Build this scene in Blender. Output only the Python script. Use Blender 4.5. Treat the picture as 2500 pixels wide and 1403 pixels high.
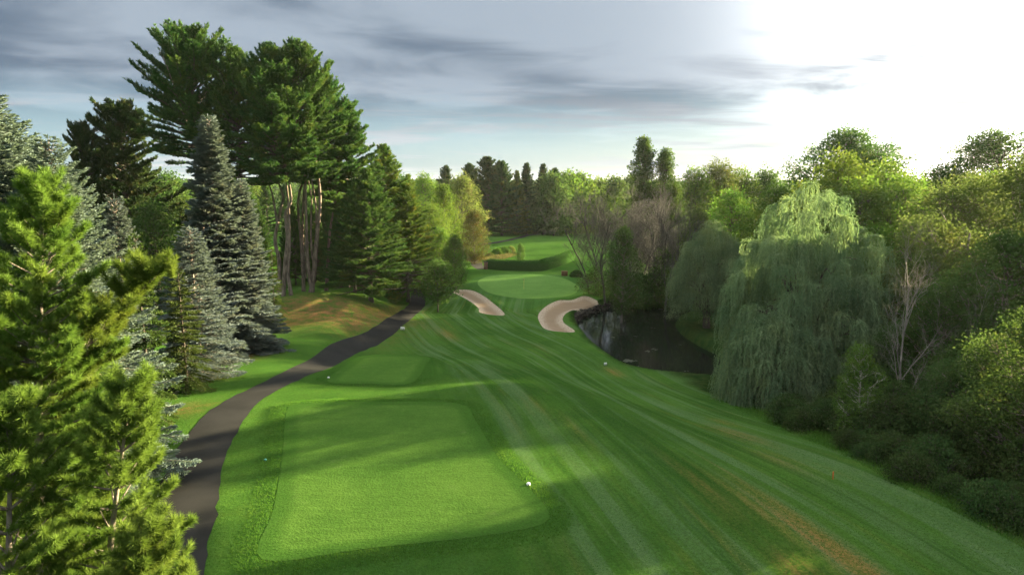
import bpy, math, random
import numpy as np
from mathutils import Vector, Matrix, geometry as mgeo

S = bpy.context.scene
for o in list(S.objects):
    bpy.data.objects.remove(o)
R_ = math.radians
COL = S.collection

# ------------------------------------------------------------------ camera
CAM_Z, PITCH, F = 15.0, R_(9.1), 1629.0
cp, sp = math.cos(PITCH), math.sin(PITCH)
cd = bpy.data.cameras.new("camera")
cd.sensor_width = 36.0
cd.lens = 36.0 * F / 2500.0
cd.clip_start, cd.clip_end = 0.3, 9000
cam = bpy.data.objects.new("camera", cd)
cam.location = (0, 0, CAM_Z)
cam.rotation_euler = (R_(90) - PITCH, 0, 0)
COL.objects.link(cam)
S.camera = cam

# ------------------------------------------------------------------ light
EXPO = 3.45
S.view_settings.view_transform = 'Standard'
S.view_settings.look = 'None'
S.view_settings.gamma = 1.0
S.view_settings.exposure = EXPO
S.view_settings.use_curve_mapping = False
SUN_AZ = R_(57)      # from straight ahead, towards the right
SUN_EL = R_(12.5)
SD = np.array([math.sin(SUN_AZ) * math.cos(SUN_EL), math.cos(SUN_AZ) * math.cos(SUN_EL), math.sin(SUN_EL)])
sl = bpy.data.lights.new("sun", 'SUN')
sl.energy = 5.0
sl.angle = R_(0.6)
sl.color = (1.0, 0.83, 0.50)
sun = bpy.data.objects.new("sun", sl)
sun.rotation_euler = Vector(-SD).to_track_quat('-Z', 'Y').to_euler()
sun.location = (60, 40, 60)
COL.objects.link(sun)

S.cycles.max_bounces = 8
S.cycles.diffuse_bounces = 3
S.cycles.transmission_bounces = 6
S.cycles.transparent_max_bounces = 8
S.cycles.caustics_reflective = False
S.cycles.caustics_refractive = False
S.cycles.sample_clamp_indirect = 4.0
S.cycles.use_denoising = True


class NT:
    """small helper for writing node trees"""
    def __init__(s, tree):
        s.t = tree

    def n(s, typ, ins=None, **kw):
        nd = s.t.nodes.new(typ)
        for k, v in kw.items():
            setattr(nd, k, v)
        for k, v in (ins or {}).items():
            s.put(nd.inputs[k], v)
        return nd

    def put(s, sock, v):
        if isinstance(v, bpy.types.NodeSocket):
            s.t.links.new(v, sock)
        elif isinstance(v, (tuple, list)) and sock.type == 'RGBA' and len(v) == 3:
            sock.default_value = (*v, 1)
        else:
            sock.default_value = v

    def m(s, op, a, b=0.0, c=0.0, clamp=False):
        nd = s.n('ShaderNodeMath', {0: a, 1: b, 2: c}, operation=op)
        nd.use_clamp = clamp
        return nd.outputs[0]

    def mix(s, f, a, b, mode='MIX'):
        nd = s.n('ShaderNodeMix', data_type='RGBA', blend_type=mode)
        s.put(nd.inputs[0], f)
        s.put(nd.inputs[6], a)
        s.put(nd.inputs[7], b)
        return nd.outputs[2]

    def step(s, v, lo, hi, a=0.0, b=1.0):
        nd = s.n('ShaderNodeMapRange', {0: v, 1: lo, 2: hi, 3: a, 4: b}, interpolation_type='SMOOTHSTEP')
        return nd.outputs[0]

    def noise(s, vec, scale, detail=4, rough=0.55, dist=0.0):
        nd = s.n('ShaderNodeTexNoise', {'Vector': vec, 'Scale': scale, 'Detail': detail, 'Roughness': rough, 'Distortion': dist})
        return nd.outputs[0]


def make_world():
    w = bpy.data.worlds.new("World")
    S.world = w
    w.use_nodes = True
    t = w.node_tree
    t.nodes.clear()
    N = NT(t)
    out = N.n('ShaderNodeOutputWorld')
    bg = N.n('ShaderNodeBackground', {'Strength': 0.05})
    t.links.new(bg.outputs[0], out.inputs[0])
    sky = N.n('ShaderNodeTexSky', sky_type='NISHITA', sun_disc=False)
    sky.sun_elevation = SUN_EL
    sky.sun_rotation = SUN_AZ
    co = N.n('ShaderNodeTexCoord').outputs['Generated']
    nd = N.n('ShaderNodeVectorMath', {0: co}, operation='NORMALIZE').outputs[0]
    sep = N.n('ShaderNodeSeparateXYZ', {0: nd})
    x, y, z = sep.outputs
    zz = N.m('MAXIMUM', z, 0.0)
    den = N.m('ADD', zz, 0.075)
    u = N.m('DIVIDE', x, den)
    v = N.m('DIVIDE', y, den)
    # clouds drift in long bands: the sheet is stretched across the view and slightly slanted
    uu = N.m('ADD', N.m('MULTIPLY', u, 0.46), N.m('MULTIPLY', v, 0.14))
    vv = N.m('ADD', N.m('MULTIPLY', v, 0.58), N.m('MULTIPLY', u, -0.15))
    pv = N.n('ShaderNodeCombineXYZ', {0: uu, 1: vv, 2: 3.7}).outputs[0]
    n1 = N.noise(pv, 0.62, 4, 0.48, 0.5)
    n2 = N.noise(pv, 1.9, 5, 0.5, 0.8)
    pf = N.n('ShaderNodeCombineXYZ', {0: N.m('MULTIPLY', u, 0.35), 1: N.m('MULTIPLY', v, 1.0), 2: 9.0}).outputs[0]
    n3 = N.noise(pf, 1.3, 6, 0.6, 0.3)
    dens = N.m('ADD', N.m('MULTIPLY', n1, 0.68), N.m('MULTIPLY', n2, 0.32))
    thick = N.step(dens, 0.42, 0.55)
    # dark heavy cloud / paler thin cloud / clear blue low down
    dark = (0.304, 0.418, 0.570)
    pale = (0.744, 0.892, 1.062)
    cloud = N.mix(thick, pale, dark)
    clear = N.mix(0.12, (0.540, 0.900, 1.152), sky.outputs[0])
    low = N.step(z, 0.15, 0.03)          # clear strip near the horizon
    streak = N.step(n3, 0.50, 0.64)
    lowcol = N.mix(streak, clear, (1.260, 1.368, 1.440))
    col = N.mix(low, cloud, lowcol)
    # bright veil of cloud round the hidden sun
    sdv = N.n('ShaderNodeCombineXYZ', {0: math.sin(R_(45)) * math.cos(R_(13)), 1: math.cos(R_(45)) * math.cos(R_(13)), 2: math.sin(R_(13))}).outputs[0]
    dt = N.m('MAXIMUM', N.n('ShaderNodeVectorMath', {0: nd, 1: sdv}, operation='DOT_PRODUCT').outputs['Value'], 0.0)
    g1 = N.m('MULTIPLY', N.m('POWER', dt, 14.0), 1.6)
    g2 = N.m('MULTIPLY', N.m('POWER', dt, 40.0), 20.0)
    thin = N.step(dens, 0.58, 0.43, 0.06, 1.4)
    g = N.m('MULTIPLY', N.m('ADD', g1, g2), thin)
    gcol = N.n('ShaderNodeVectorMath', {0: (1.0, 0.99, 0.95), 'Scale': g}, operation='SCALE').outputs[0]
    col = N.mix(1.0, col, gcol, 'ADD')
    # overhead, out of view, the sky is brightened as added fill light
    up = N.step(z, 0.26, 0.62)
    col = N.mix(up, col, N.mix(0.85, col, (3.3, 3.5, 3.6)))
    t.links.new(col, bg.inputs[0])


make_world()

# ------------------------------------------------------------------ pixel helpers (photo pixels 2500 x 1403)
def ray(px, py):
    a, b = (px - 1250.0) / F, (701.5 - py) / F
    return np.array([a, cp + b * sp, -sp + b * cp])


def plane(px, py, z):
    d = ray(px, py)
    t = (z - CAM_Z) / d[2]
    return np.array([d[0] * t, d[1] * t, z])


def at_depth(px, py, y):
    d = ray(px, py)
    t = y / d[1]
    return np.array([d[0] * t, y, CAM_Z + d[2] * t])


def smooth(t):
    t = np.clip(t, 0, 1)
    return t * t * (3 - 2 * t)


def seg_dist(P, poly, closed):
    """distance of points to a polyline; also arclength and side of the nearest segment"""
    P = np.asarray(P, float)
    poly = np.asarray(poly, float)[:, :2]
    n = len(poly)
    best = np.full(len(P), 1e9)
    arc = np.zeros(len(P))
    side = np.zeros(len(P))
    acc = 0.0
    for i in range(n if closed else n - 1):
        a, b = poly[i], poly[(i + 1) % n]
        ab = b - a
        L = np.hypot(*ab)
        ap = P - a
        t = np.clip(ap @ ab / (L * L), 0, 1)
        q = ap - t[:, None] * ab
        d = np.hypot(q[:, 0], q[:, 1])
        k = d < best
        best[k] = d[k]
        arc[k] = acc + t[k] * L
        side[k] = np.sign(ab[0] * ap[k, 1] - ab[1] * ap[k, 0])
        acc += L
    return best, arc, side


def inside(P, poly):
    poly = np.asarray(poly, float)[:, :2]
    x, y = P[:, 0], P[:, 1]
    r = np.zeros(len(P), bool)
    j = len(poly) - 1
    for i in range(len(poly)):
        xi, yi = poly[i]
        xj, yj = poly[j]
        c = ((yi > y) != (yj > y)) & (x < (xj - xi) * (y - yi) / (yj - yi + 1e-12) + xi)
        r ^= c
        j = i
    return r


def poly_sd(P, poly):
    d, _, _ = seg_dist(P, poly, True)
    return np.where(inside(P, poly), -d, d)


def spline(pts, n=8, closed=False):
    """Catmull-Rom through 2-D or 3-D points"""
    pts = np.asarray(pts, float)
    m = len(pts)
    res = []
    for i in range(m if closed else m - 1):
        if closed:
            p0, p1, p2, p3 = pts[i - 1], pts[i], pts[(i + 1) % m], pts[(i + 2) % m]
        else:
            p1, p2 = pts[i], pts[i + 1]
            p0 = pts[i - 1] if i else 2 * p1 - p2
            p3 = pts[i + 2] if i + 2 < m else 2 * p2 - p1
        for k in range(n):
            t = k / n
            res.append(0.5 * (2 * p1 + (p2 - p0) * t + (2 * p0 - 5 * p1 + 4 * p2 - p3) * t * t + (3 * p1 - p0 - 3 * p2 + p3) * t ** 3))
    if not closed:
        res.append(pts[-1])
    return np.array(res)


# ------------------------------------------------------------------ terrain
WATER = -8.2
GREEN_Z, BUNK_Z = -6.9, -6.8
def P2(pts, z):
    return np.array([plane(a, b, z)[:2] for a, b in pts])

TEE1 = P2([(700, 1010), (735, 990), (930, 984), (1120, 990), (1160, 1030), (1215, 1120), (1290, 1195), (1340, 1272), (1210, 1310), (900, 1345), (640, 1372), (668, 1250), (690, 1120)], 0.0)
TEE1 = spline(TEE1, 5, True)
TEE2 = P2([(800, 940), (850, 890), (885, 867), (960, 862), (1045, 868), (1040, 890), (1003, 944), (900, 946)], -1.9)
TEE2 = spline(TEE2, 5, True)
GREEN = spline(P2([(1166, 690), (1185, 678), (1230, 672), (1300, 671), (1365, 677), (1405, 695), (1413, 710), (1390, 722), (1320, 728), (1260, 727), (1205, 718), (1178, 706)], GREEN_Z), 6, True)
BUNK1 = spline(P2([(1105, 712), (1125, 707), (1155, 710), (1185, 725), (1212, 746), (1232, 767), (1205, 768), (1172, 762), (1168, 752), (1148, 735), (1125, 722)], BUNK_Z), 5, True)
BUNK2 = spline(P2([(1314, 767), (1330, 750), (1362, 733), (1395, 732), (1425, 724), (1452, 731), (1467, 742), (1440, 748), (1402, 755), (1378, 768), (1376, 785), (1404, 808), (1370, 809), (1332, 802), (1318, 786)], BUNK_Z), 5, True)
POND = spline(P2([(1408, 782), (1430, 768), (1500, 745), (1580, 735), (1650, 738), (1700, 752), (1695, 768), (1650, 786), (1662, 815), (1715, 850), (1800, 888), (1850, 930), (1760, 935), (1640, 925), (1540, 905), (1470, 862), (1430, 822)], WATER), 5, True)


def base_h(x, y):
    xr = smooth(x / 14.0)
    r = -7.0 * smooth((y - 40 + 15 * xr) / (48.0 + 4 * xr))
    l = -5.0 * smooth((y - 24) / 78.0)
    wl = smooth((-17 - x) / 8.0)
    z = r * (1 - wl) + l * wl
    z = z + 2.9 * np.exp(-((x + 31) / 12.0) ** 2 - ((y - 101) / 13.0) ** 2)
    far = smooth((y - 150) / 60.0)
    z = z + far * (0.55 * np.sin(x * 0.05 + y * 0.031) + 0.45 * np.sin(y * 0.075 - x * 0.02 + 1.3))
    z = z + 0.10 * np.sin(x * 0.21 + 1.1) * np.sin(y * 0.17) + 0.05 * np.sin(x * 0.5 + y * 0.31)
    return z


def base_hit(px, py):
    d = ray(px, py)
    t = np.linspace(8, 300, 6000)
    g = base_h(d[0] * t, d[1] * t) - (CAM_Z + d[2] * t)
    i = int(np.argmax(g > 0))
    return d[:2] * t[i]


EDGE = np.array([base_hit(a, b) for a, b in [(1478, 700), (1500, 735), (1440, 760), (1420, 800), (1480, 868), (1560, 900), (1640, 925), (1720, 965), (1900, 1045), (2200, 1190), (2500, 1340), (2900, 1560)]])
EDGE = np.concatenate([EDGE, [EDGE[-1] + (EDGE[-1] - EDGE[-2]) * 2]])


def terrain(x, y):
    x = np.asarray(x, float)
    y = np.asarray(y, float)
    sh = x.shape
    x, y = x.ravel(), y.ravel()
    z = base_h(x, y)
    P = np.stack([x, y], 1)
    near = (y < 185) & (y > -30) & (np.abs(x) < 90)
    if near.any():
        Q = P[near]
        zn = z[near]
        # falls away beyond the mown edge on the right
        d, _, s = seg_dist(Q, EDGE, False)
        ds = np.where(s > 0, d, -d) * smooth((112 - Q[:, 1]) / 25)
        zn = zn - 1.1 * smooth(ds / 7.0) * smooth((74 - Q[:, 1]) / 10)
        # tees stand on flat platforms
        for poly, tz, w in ((TEE1, 0.12 + 0 * Q[:, 1], 2.2), (TEE2, -1.75 - 0.045 * (Q[:, 1] - 57), 3.0)):
            sd = poly_sd(Q, poly)
            k = 1 - smooth((sd - 0.12) / w)
            zn = zn * (1 - k) + tz * k
        # green plateau with a collar, tilted a little to the camera
        sd = poly_sd(Q, GREEN)
        k = 1 - smooth((sd - 1.5) / 8.0)
        gz = GREEN_Z + (Q[:, 1] - 134) * 0.006
        zn = zn * (1 - k) + gz * k
        zn = zn + 0.5 * np.exp(-((Q[:, 0] - 17) / 5) ** 2 - ((Q[:, 1] - 132) / 8) ** 2)
        # bunkers
        for poly in (BUNK1, BUNK2):
            sd = poly_sd(Q, poly)
            k = smooth((0.25 - sd) / 2.2)
            zn = zn * (1 - k) + (BUNK_Z - 0.35) * k
            lip = np.exp(-((sd - 0.7) / 0.8) ** 2) * 0.28
            zn = zn + lip
        # pond basin
        sd = poly_sd(Q, POND)
        k = smooth((0.9 - sd) / 1.6)
        zn = zn * (1 - k) + (WATER - 1.0) * k
        z[near] = zn
    return z.reshape(sh)


def hz(x, y):
    return float(terrain(np.array([x]), np.array([y]))[0])


def ground_hit(px, py):
    d = ray(px, py)
    t = np.linspace(8, 500, 6000)
    X = d[None] * t[:, None]
    g = terrain(X[:, 0], X[:, 1]) - (CAM_Z + X[:, 2])
    i = int(np.argmax(g > 0))
    if g[i] <= 0:
        i = len(t) - 1
    return np.array([X[i, 0], X[i, 1], CAM_Z + X[i, 2]])


def spot(px, D):
    """ground point seen in picture column px at distance D"""
    x = (px - 1250) / F * (D * cp + 18 * sp)
    return np.array([x, D, hz(x, D)])


def top_z(py, D):
    k = (701.5 - py) / F
    return CAM_Z + D * (k * cp - sp) / (cp + k * sp)


# ------------------------------------------------------------------ object helpers
def tag(o, label=None, cat=None, group=None, kind=None):
    if label:
        o["label"] = label
    if cat:
        o["category"] = cat
    if group:
        o["group"] = group
    if kind:
        o["kind"] = kind
    return o


def mesh_np(name, V, faces, mat=None, tone=None, smooth_shade=False, uv=None):
    """faces: list of int arrays (n,3) or (n,4)"""
    me = bpy.data.meshes.new(name)
    V = np.asarray(V, np.float32)
    faces = [np.asarray(f, np.int32) for f in faces if len(f)]
    loops = np.concatenate([f.ravel() for f in faces])
    tot = np.concatenate([np.full(len(f), f.shape[1], np.int32) for f in faces])
    start = np.concatenate([[0], np.cumsum(tot)[:-1]]).astype(np.int32)
    me.vertices.add(len(V))
    me.vertices.foreach_set("co", V.ravel())
    me.loops.add(len(loops))
    me.loops.foreach_set("vertex_index", loops)
    me.polygons.add(len(tot))
    me.polygons.foreach_set("loop_start", start)
    me.polygons.foreach_set("loop_total", tot)
    if smooth_shade:
        me.polygons.foreach_set("use_smooth", np.ones(len(tot), bool))
    if tone is not None:
        for k, a in (tone.items() if isinstance(tone, dict) else [("tone", tone)]):
            at = me.attributes.new(k, 'FLOAT', 'POINT')
            at.data.foreach_set("value", np.asarray(a, np.float32))
    me.update(calc_edges=True)
    if uv is not None:
        l = me.uv_layers.new(name="flow")
        l.data.foreach_set("uv", np.asarray(uv, np.float32)[loops].ravel())
    if mat:
        me.materials.append(mat)
    return me


def link(name, data, parent=None, loc=(0, 0, 0), rz=0.0, sc=1.0):
    o = bpy.data.objects.new(name, data)
    COL.objects.link(o)
    o.parent = parent
    o.location = loc
    o.rotation_euler = (0, 0, rz)
    o.scale = (sc, sc, sc) if not hasattr(sc, '__len__') else sc
    return o


class Geo:
    """gathers pieces of one mesh"""
    def __init__(s):
        s.v, s.f, s.t, s.n = [], [], [], 0

    def add(s, V, Fc, tone=0.5):
        V = np.asarray(V, np.float32)
        s.v.append(V)
        s.f.append(np.asarray(Fc, np.int64) + s.n)
        s.t.append(np.broadcast_to(np.asarray(tone, np.float32), (len(V),)))
        s.n += len(V)

    def kites(s, B, A, L, W, tone, rng, up=None, mid=0.45):
        """leaf-shaped quads from base points B along unit axes A"""
        n = len(B)
        if n == 0:
            return
        L = np.broadcast_to(L, (n,))[:, None]
        W = np.broadcast_to(W, (n,))[:, None]
        Rr = rng.normal(size=(n, 3))
        if up is not None:
            Rr = Rr * (1 - up) + np.cross(A, np.array([0, 0, 1.0])) * up * 2
        sd = Rr - (Rr * A).sum(1)[:, None] * A
        sd /= np.linalg.norm(sd, axis=1)[:, None] + 1e-9
        V = np.empty((n, 4, 3), np.float32)
        V[:, 0] = B
        V[:, 1] = B + A * L * mid + sd * W * 0.5
        V[:, 2] = B + A * L
        V[:, 3] = B + A * L * mid - sd * W * 0.5
        tone = np.broadcast_to(tone, (n,))
        s.add(V.reshape(-1, 3), np.arange(n * 4).reshape(n, 4), np.repeat(tone, 4))

    def tube(s, pts, rad, k=6, tone=0.5, cap=True):
        pts = np.asarray(pts, float)
        m = len(pts)
        rad = np.broadcast_to(np.asarray(rad, float), (m,))
        T = np.gradient(pts, axis=0)
        T /= np.linalg.norm(T, axis=1)[:, None] + 1e-9
        ref = np.array([0.0, 0, 1]) if abs(T[0, 2]) < 0.8 else np.array([1.0, 0, 0])
        X = np.cross(T, ref)
        X /= np.linalg.norm(X, axis=1)[:, None] + 1e-9
        Y = np.cross(T, X)
        a = np.arange(k) * 2 * math.pi / k
        V = pts[:, None] + rad[:, None, None] * (np.cos(a)[None, :, None] * X[:, None] + np.sin(a)[None, :, None] * Y[:, None])
        i = np.arange(m - 1)[:, None] * k
        j = np.arange(k)[None]
        j2 = (j + 1) % k
        Q = np.stack([i + j, i + j2, i + k + j2, i + k + j], -1).reshape(-1, 4)
        s.add(V.reshape(-1, 3), Q, tone)
        if cap:
            n0 = s.n - k
            s.f.append(np.array([[n0, n0 + q, n0 + q + 1, n0 + q + 1] for q in range(1, k - 1)])[:, :3] if k > 4 else np.array([[n0, n0 + 1, n0 + 2]]))

    def mesh(s, name, mat, smooth_shade=False):
        q = [f for f in s.f if f.shape[1] == 4]
        t = [f for f in s.f if f.shape[1] == 3]
        fs = ([np.concatenate(q)] if q else []) + ([np.concatenate(t)] if t else [])
        return mesh_np(name, np.concatenate(s.v), fs, mat, np.concatenate(s.t), smooth_shade)


def unit(a):
    return a / (np.linalg.norm(a, axis=-1, keepdims=True) + 1e-9)


# ------------------------------------------------------------------ materials
def new_mat(name):
    m = bpy.data.materials.new(name)
    m.use_nodes = True
    m.node_tree.nodes.clear()
    N = NT(m.node_tree)
    return m, N, N.n('ShaderNodeOutputMaterial')


def leaf_mat(name, c0, c1, c2=None, trans=0.35, gloss=0.04, alt=0.12, tcol=1.25):
    """c0..c1 run along the leaf tone, c2 is a different tint some twigs have"""
    m, N, out = new_mat(name)
    tone = N.n('ShaderNodeAttribute', attribute_name="tone").outputs['Fac']
    rnd = N.n('ShaderNodeObjectInfo').outputs['Random']
    geo = N.n('ShaderNodeNewGeometry')
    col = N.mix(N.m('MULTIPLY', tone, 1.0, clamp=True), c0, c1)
    if c2:
        co = N.n('ShaderNodeTexCoord').outputs['Object']
        nz = N.noise(co, 0.45, 3, 0.6)
        col = N.mix(N.m('MULTIPLY', N.step(nz, 0.50, 0.68), alt), col, c2)
    hs = N.n('ShaderNodeHueSaturation', {'Hue': N.m('ADD', 0.485, N.m('MULTIPLY', rnd, 0.03)), 'Saturation': 1.0, 'Value': N.m('ADD', 0.88, N.m('MULTIPLY', rnd, 0.24)), 'Color': col})
    col = hs.outputs[0]
    d = N.n('ShaderNodeBsdfDiffuse', {'Color': col})
    tcl = N.mix(1.0, col, (tcol, tcol * 1.02, tcol * 0.7), 'MULTIPLY')
    t = N.n('ShaderNodeBsdfTranslucent', {'Color': tcl})
    mx = N.n('ShaderNodeMixShader', {0: trans, 1: d.outputs[0], 2: t.outputs[0]})
    m.node_tree.links.new(mx.outputs[0], out.inputs[0])
    return m


def bark_mat(name, c0, c1, scale=6.0):
    m, N, out = new_mat(name)
    co = N.n('ShaderNodeTexCoord').outputs['Object']
    mp = N.n('ShaderNodeMapping', {'Vector': co, 'Scale': (1, 1, 0.22)}).outputs[0]
    nz = N.noise(mp, scale, 6, 0.65)
    n2 = N.noise(co, 0.7, 3, 0.5)
    col = N.mix(N.step(nz, 0.35, 0.65), c0, c1)
    col = N.mix(N.m('MULTIPLY', N.step(n2, 0.45, 0.7), 0.45), col, tuple(a * 0.55 for a in c0))
    b = N.n('ShaderNodeBump', {'Strength': 0.8, 'Distance': 0.08, 'Height': nz})
    p = N.n('ShaderNodeBsdfPrincipled', {'Base Color': col, 'Roughness': 0.9, 'Normal': b.outputs[0]})
    p.inputs['Specular IOR Level'].default_value = 0.15
    m.node_tree.links.new(p.outputs[0], out.inputs[0])
    return m


M = {}
M['pine_fg'] = leaf_mat('young_pine_needles', (0.052, 0.100, 0.018), (0.135, 0.200, 0.040), (0.20, 0.21, 0.03), 0.3, 0.04, 0.25)
M['pine'] = leaf_mat('pine_needles', (0.027, 0.069, 0.023), (0.074, 0.134, 0.036), (0.12, 0.13, 0.025), 0.25, 0.03, 0.35)
M['pine_warm'] = leaf_mat('pine_needles_olive', (0.035, 0.075, 0.018), (0.10, 0.15, 0.032), (0.19, 0.17, 0.03), 0.25, 0.03, 0.6)
M['conifer_far'] = leaf_mat('dark_conifer_needles', (0.024, 0.05, 0.022), (0.06, 0.095, 0.032), (0.13, 0.11, 0.03), 0.2, 0.03, 0.5)
M['blue'] = leaf_mat('blue_spruce_needles', (0.092, 0.130, 0.110), (0.158, 0.210, 0.182), (0.12, 0.13, 0.08), 0.32, 0.05, 0.35, 1.0)
M['blue2'] = leaf_mat('blue_spruce_needles_grey', (0.074, 0.102, 0.098), (0.146, 0.184, 0.182), (0.15, 0.13, 0.08), 0.32, 0.05, 0.35, 1.0)
M['spruce'] = leaf_mat('green_spruce_needles', (0.028, 0.052, 0.014), (0.068, 0.095, 0.026), (0.09, 0.085, 0.025), 0.2, 0.03, 0.4)
M['larch'] = leaf_mat('larch_needles', (0.024, 0.050, 0.020), (0.055, 0.085, 0.03), (0.10, 0.08, 0.04), 0.25, 0.03, 0.5)
M['leaf'] = leaf_mat('green_leaves', (0.042, 0.088, 0.018), (0.095, 0.165, 0.032), (0.16, 0.19, 0.03), 0.4, 0.04, 0.5)
M['leaf_bright'] = leaf_mat('bright_green_leaves', (0.054, 0.102, 0.020), (0.108, 0.165, 0.034), (0.13, 0.15, 0.03), 0.35, 0.04, 0.5)
M['leaf_olive'] = leaf_mat('olive_leaves', (0.052, 0.078, 0.024), (0.105, 0.136, 0.045), (0.15, 0.135, 0.045), 0.32, 0.04, 0.5)
M['leaf_dark'] = leaf_mat('dark_green_leaves', (0.031, 0.067, 0.020), (0.070, 0.122, 0.034), (0.09, 0.10, 0.03), 0.35, 0.04, 0.5)
M['leaf_shade'] = leaf_mat('undergrowth_leaves_shaded', (0.022, 0.048, 0.015), (0.056, 0.095, 0.028), (0.08, 0.085, 0.03), 0.35, 0.04, 0.7)  # darker copy of leaf_dark: undergrowth shade put into the leaf colour
M['leaf_brown'] = leaf_mat('brownish_leaves', (0.038, 0.048, 0.016), (0.075, 0.078, 0.025), (0.10, 0.058, 0.02), 0.3, 0.03, 0.8)
M['leaf_pale'] = leaf_mat('pale_yellow_green_leaves', (0.068, 0.105, 0.030), (0.138, 0.175, 0.050), (0.14, 0.12, 0.07), 0.4, 0.03, 0.7)
M['willow'] = leaf_mat('willow_leaves', (0.080, 0.135, 0.072), (0.172, 0.240, 0.122), (0.15, 0.18, 0.06), 0.32, 0.05, 0.4)
M['hedge'] = leaf_mat('hedge_leaves', (0.022, 0.058, 0.014), (0.055, 0.115, 0.026), None, 0.25, 0.04)
M['bark'] = bark_mat('grey_bark', (0.10, 0.082, 0.068), (0.24, 0.205, 0.175))
M['bark_pine'] = bark_mat('pine_bark', (0.085, 0.066, 0.053), (0.215, 0.168, 0.135), 4)
M['bark_dark'] = bark_mat('dark_bark', (0.045, 0.037, 0.03), (0.11, 0.092, 0.075))
M['bark_pale'] = bark_mat('pale_bark', (0.26, 0.24, 0.21), (0.50, 0.47, 0.42), 8)
M['bark_dead'] = bark_mat('weathered_bark', (0.13, 0.118, 0.103), (0.27, 0.25, 0.22), 8)
M['twig'] = bark_mat('bare_twigs', (0.046, 0.045, 0.038), (0.098, 0.096, 0.085), 5)


def flat_mat(name, c, rough=0.6, spec=0.3, noise_amt=0.15, nscale=8.0):
    m, N, out = new_mat(name)
    co = N.n('ShaderNodeTexCoord').outputs['Object']
    nz = N.noise(co, nscale, 5, 0.6)
    col = N.mix(N.step(nz, 0.35, 0.7), tuple(a * (1 - noise_amt) for a in c), tuple(min(1, a * (1 + noise_amt)) for a in c))
    b = N.n('ShaderNodeBump', {'Strength': 0.3, 'Distance': 0.01, 'Height': nz})
    p = N.n('ShaderNodeBsdfPrincipled', {'Base Color': col, 'Roughness': rough, 'Normal': b.outputs[0]})
    p.inputs['Specular IOR Level'].default_value = spec
    m.node_tree.links.new(p.outputs[0], out.inputs[0])
    return m


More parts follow.
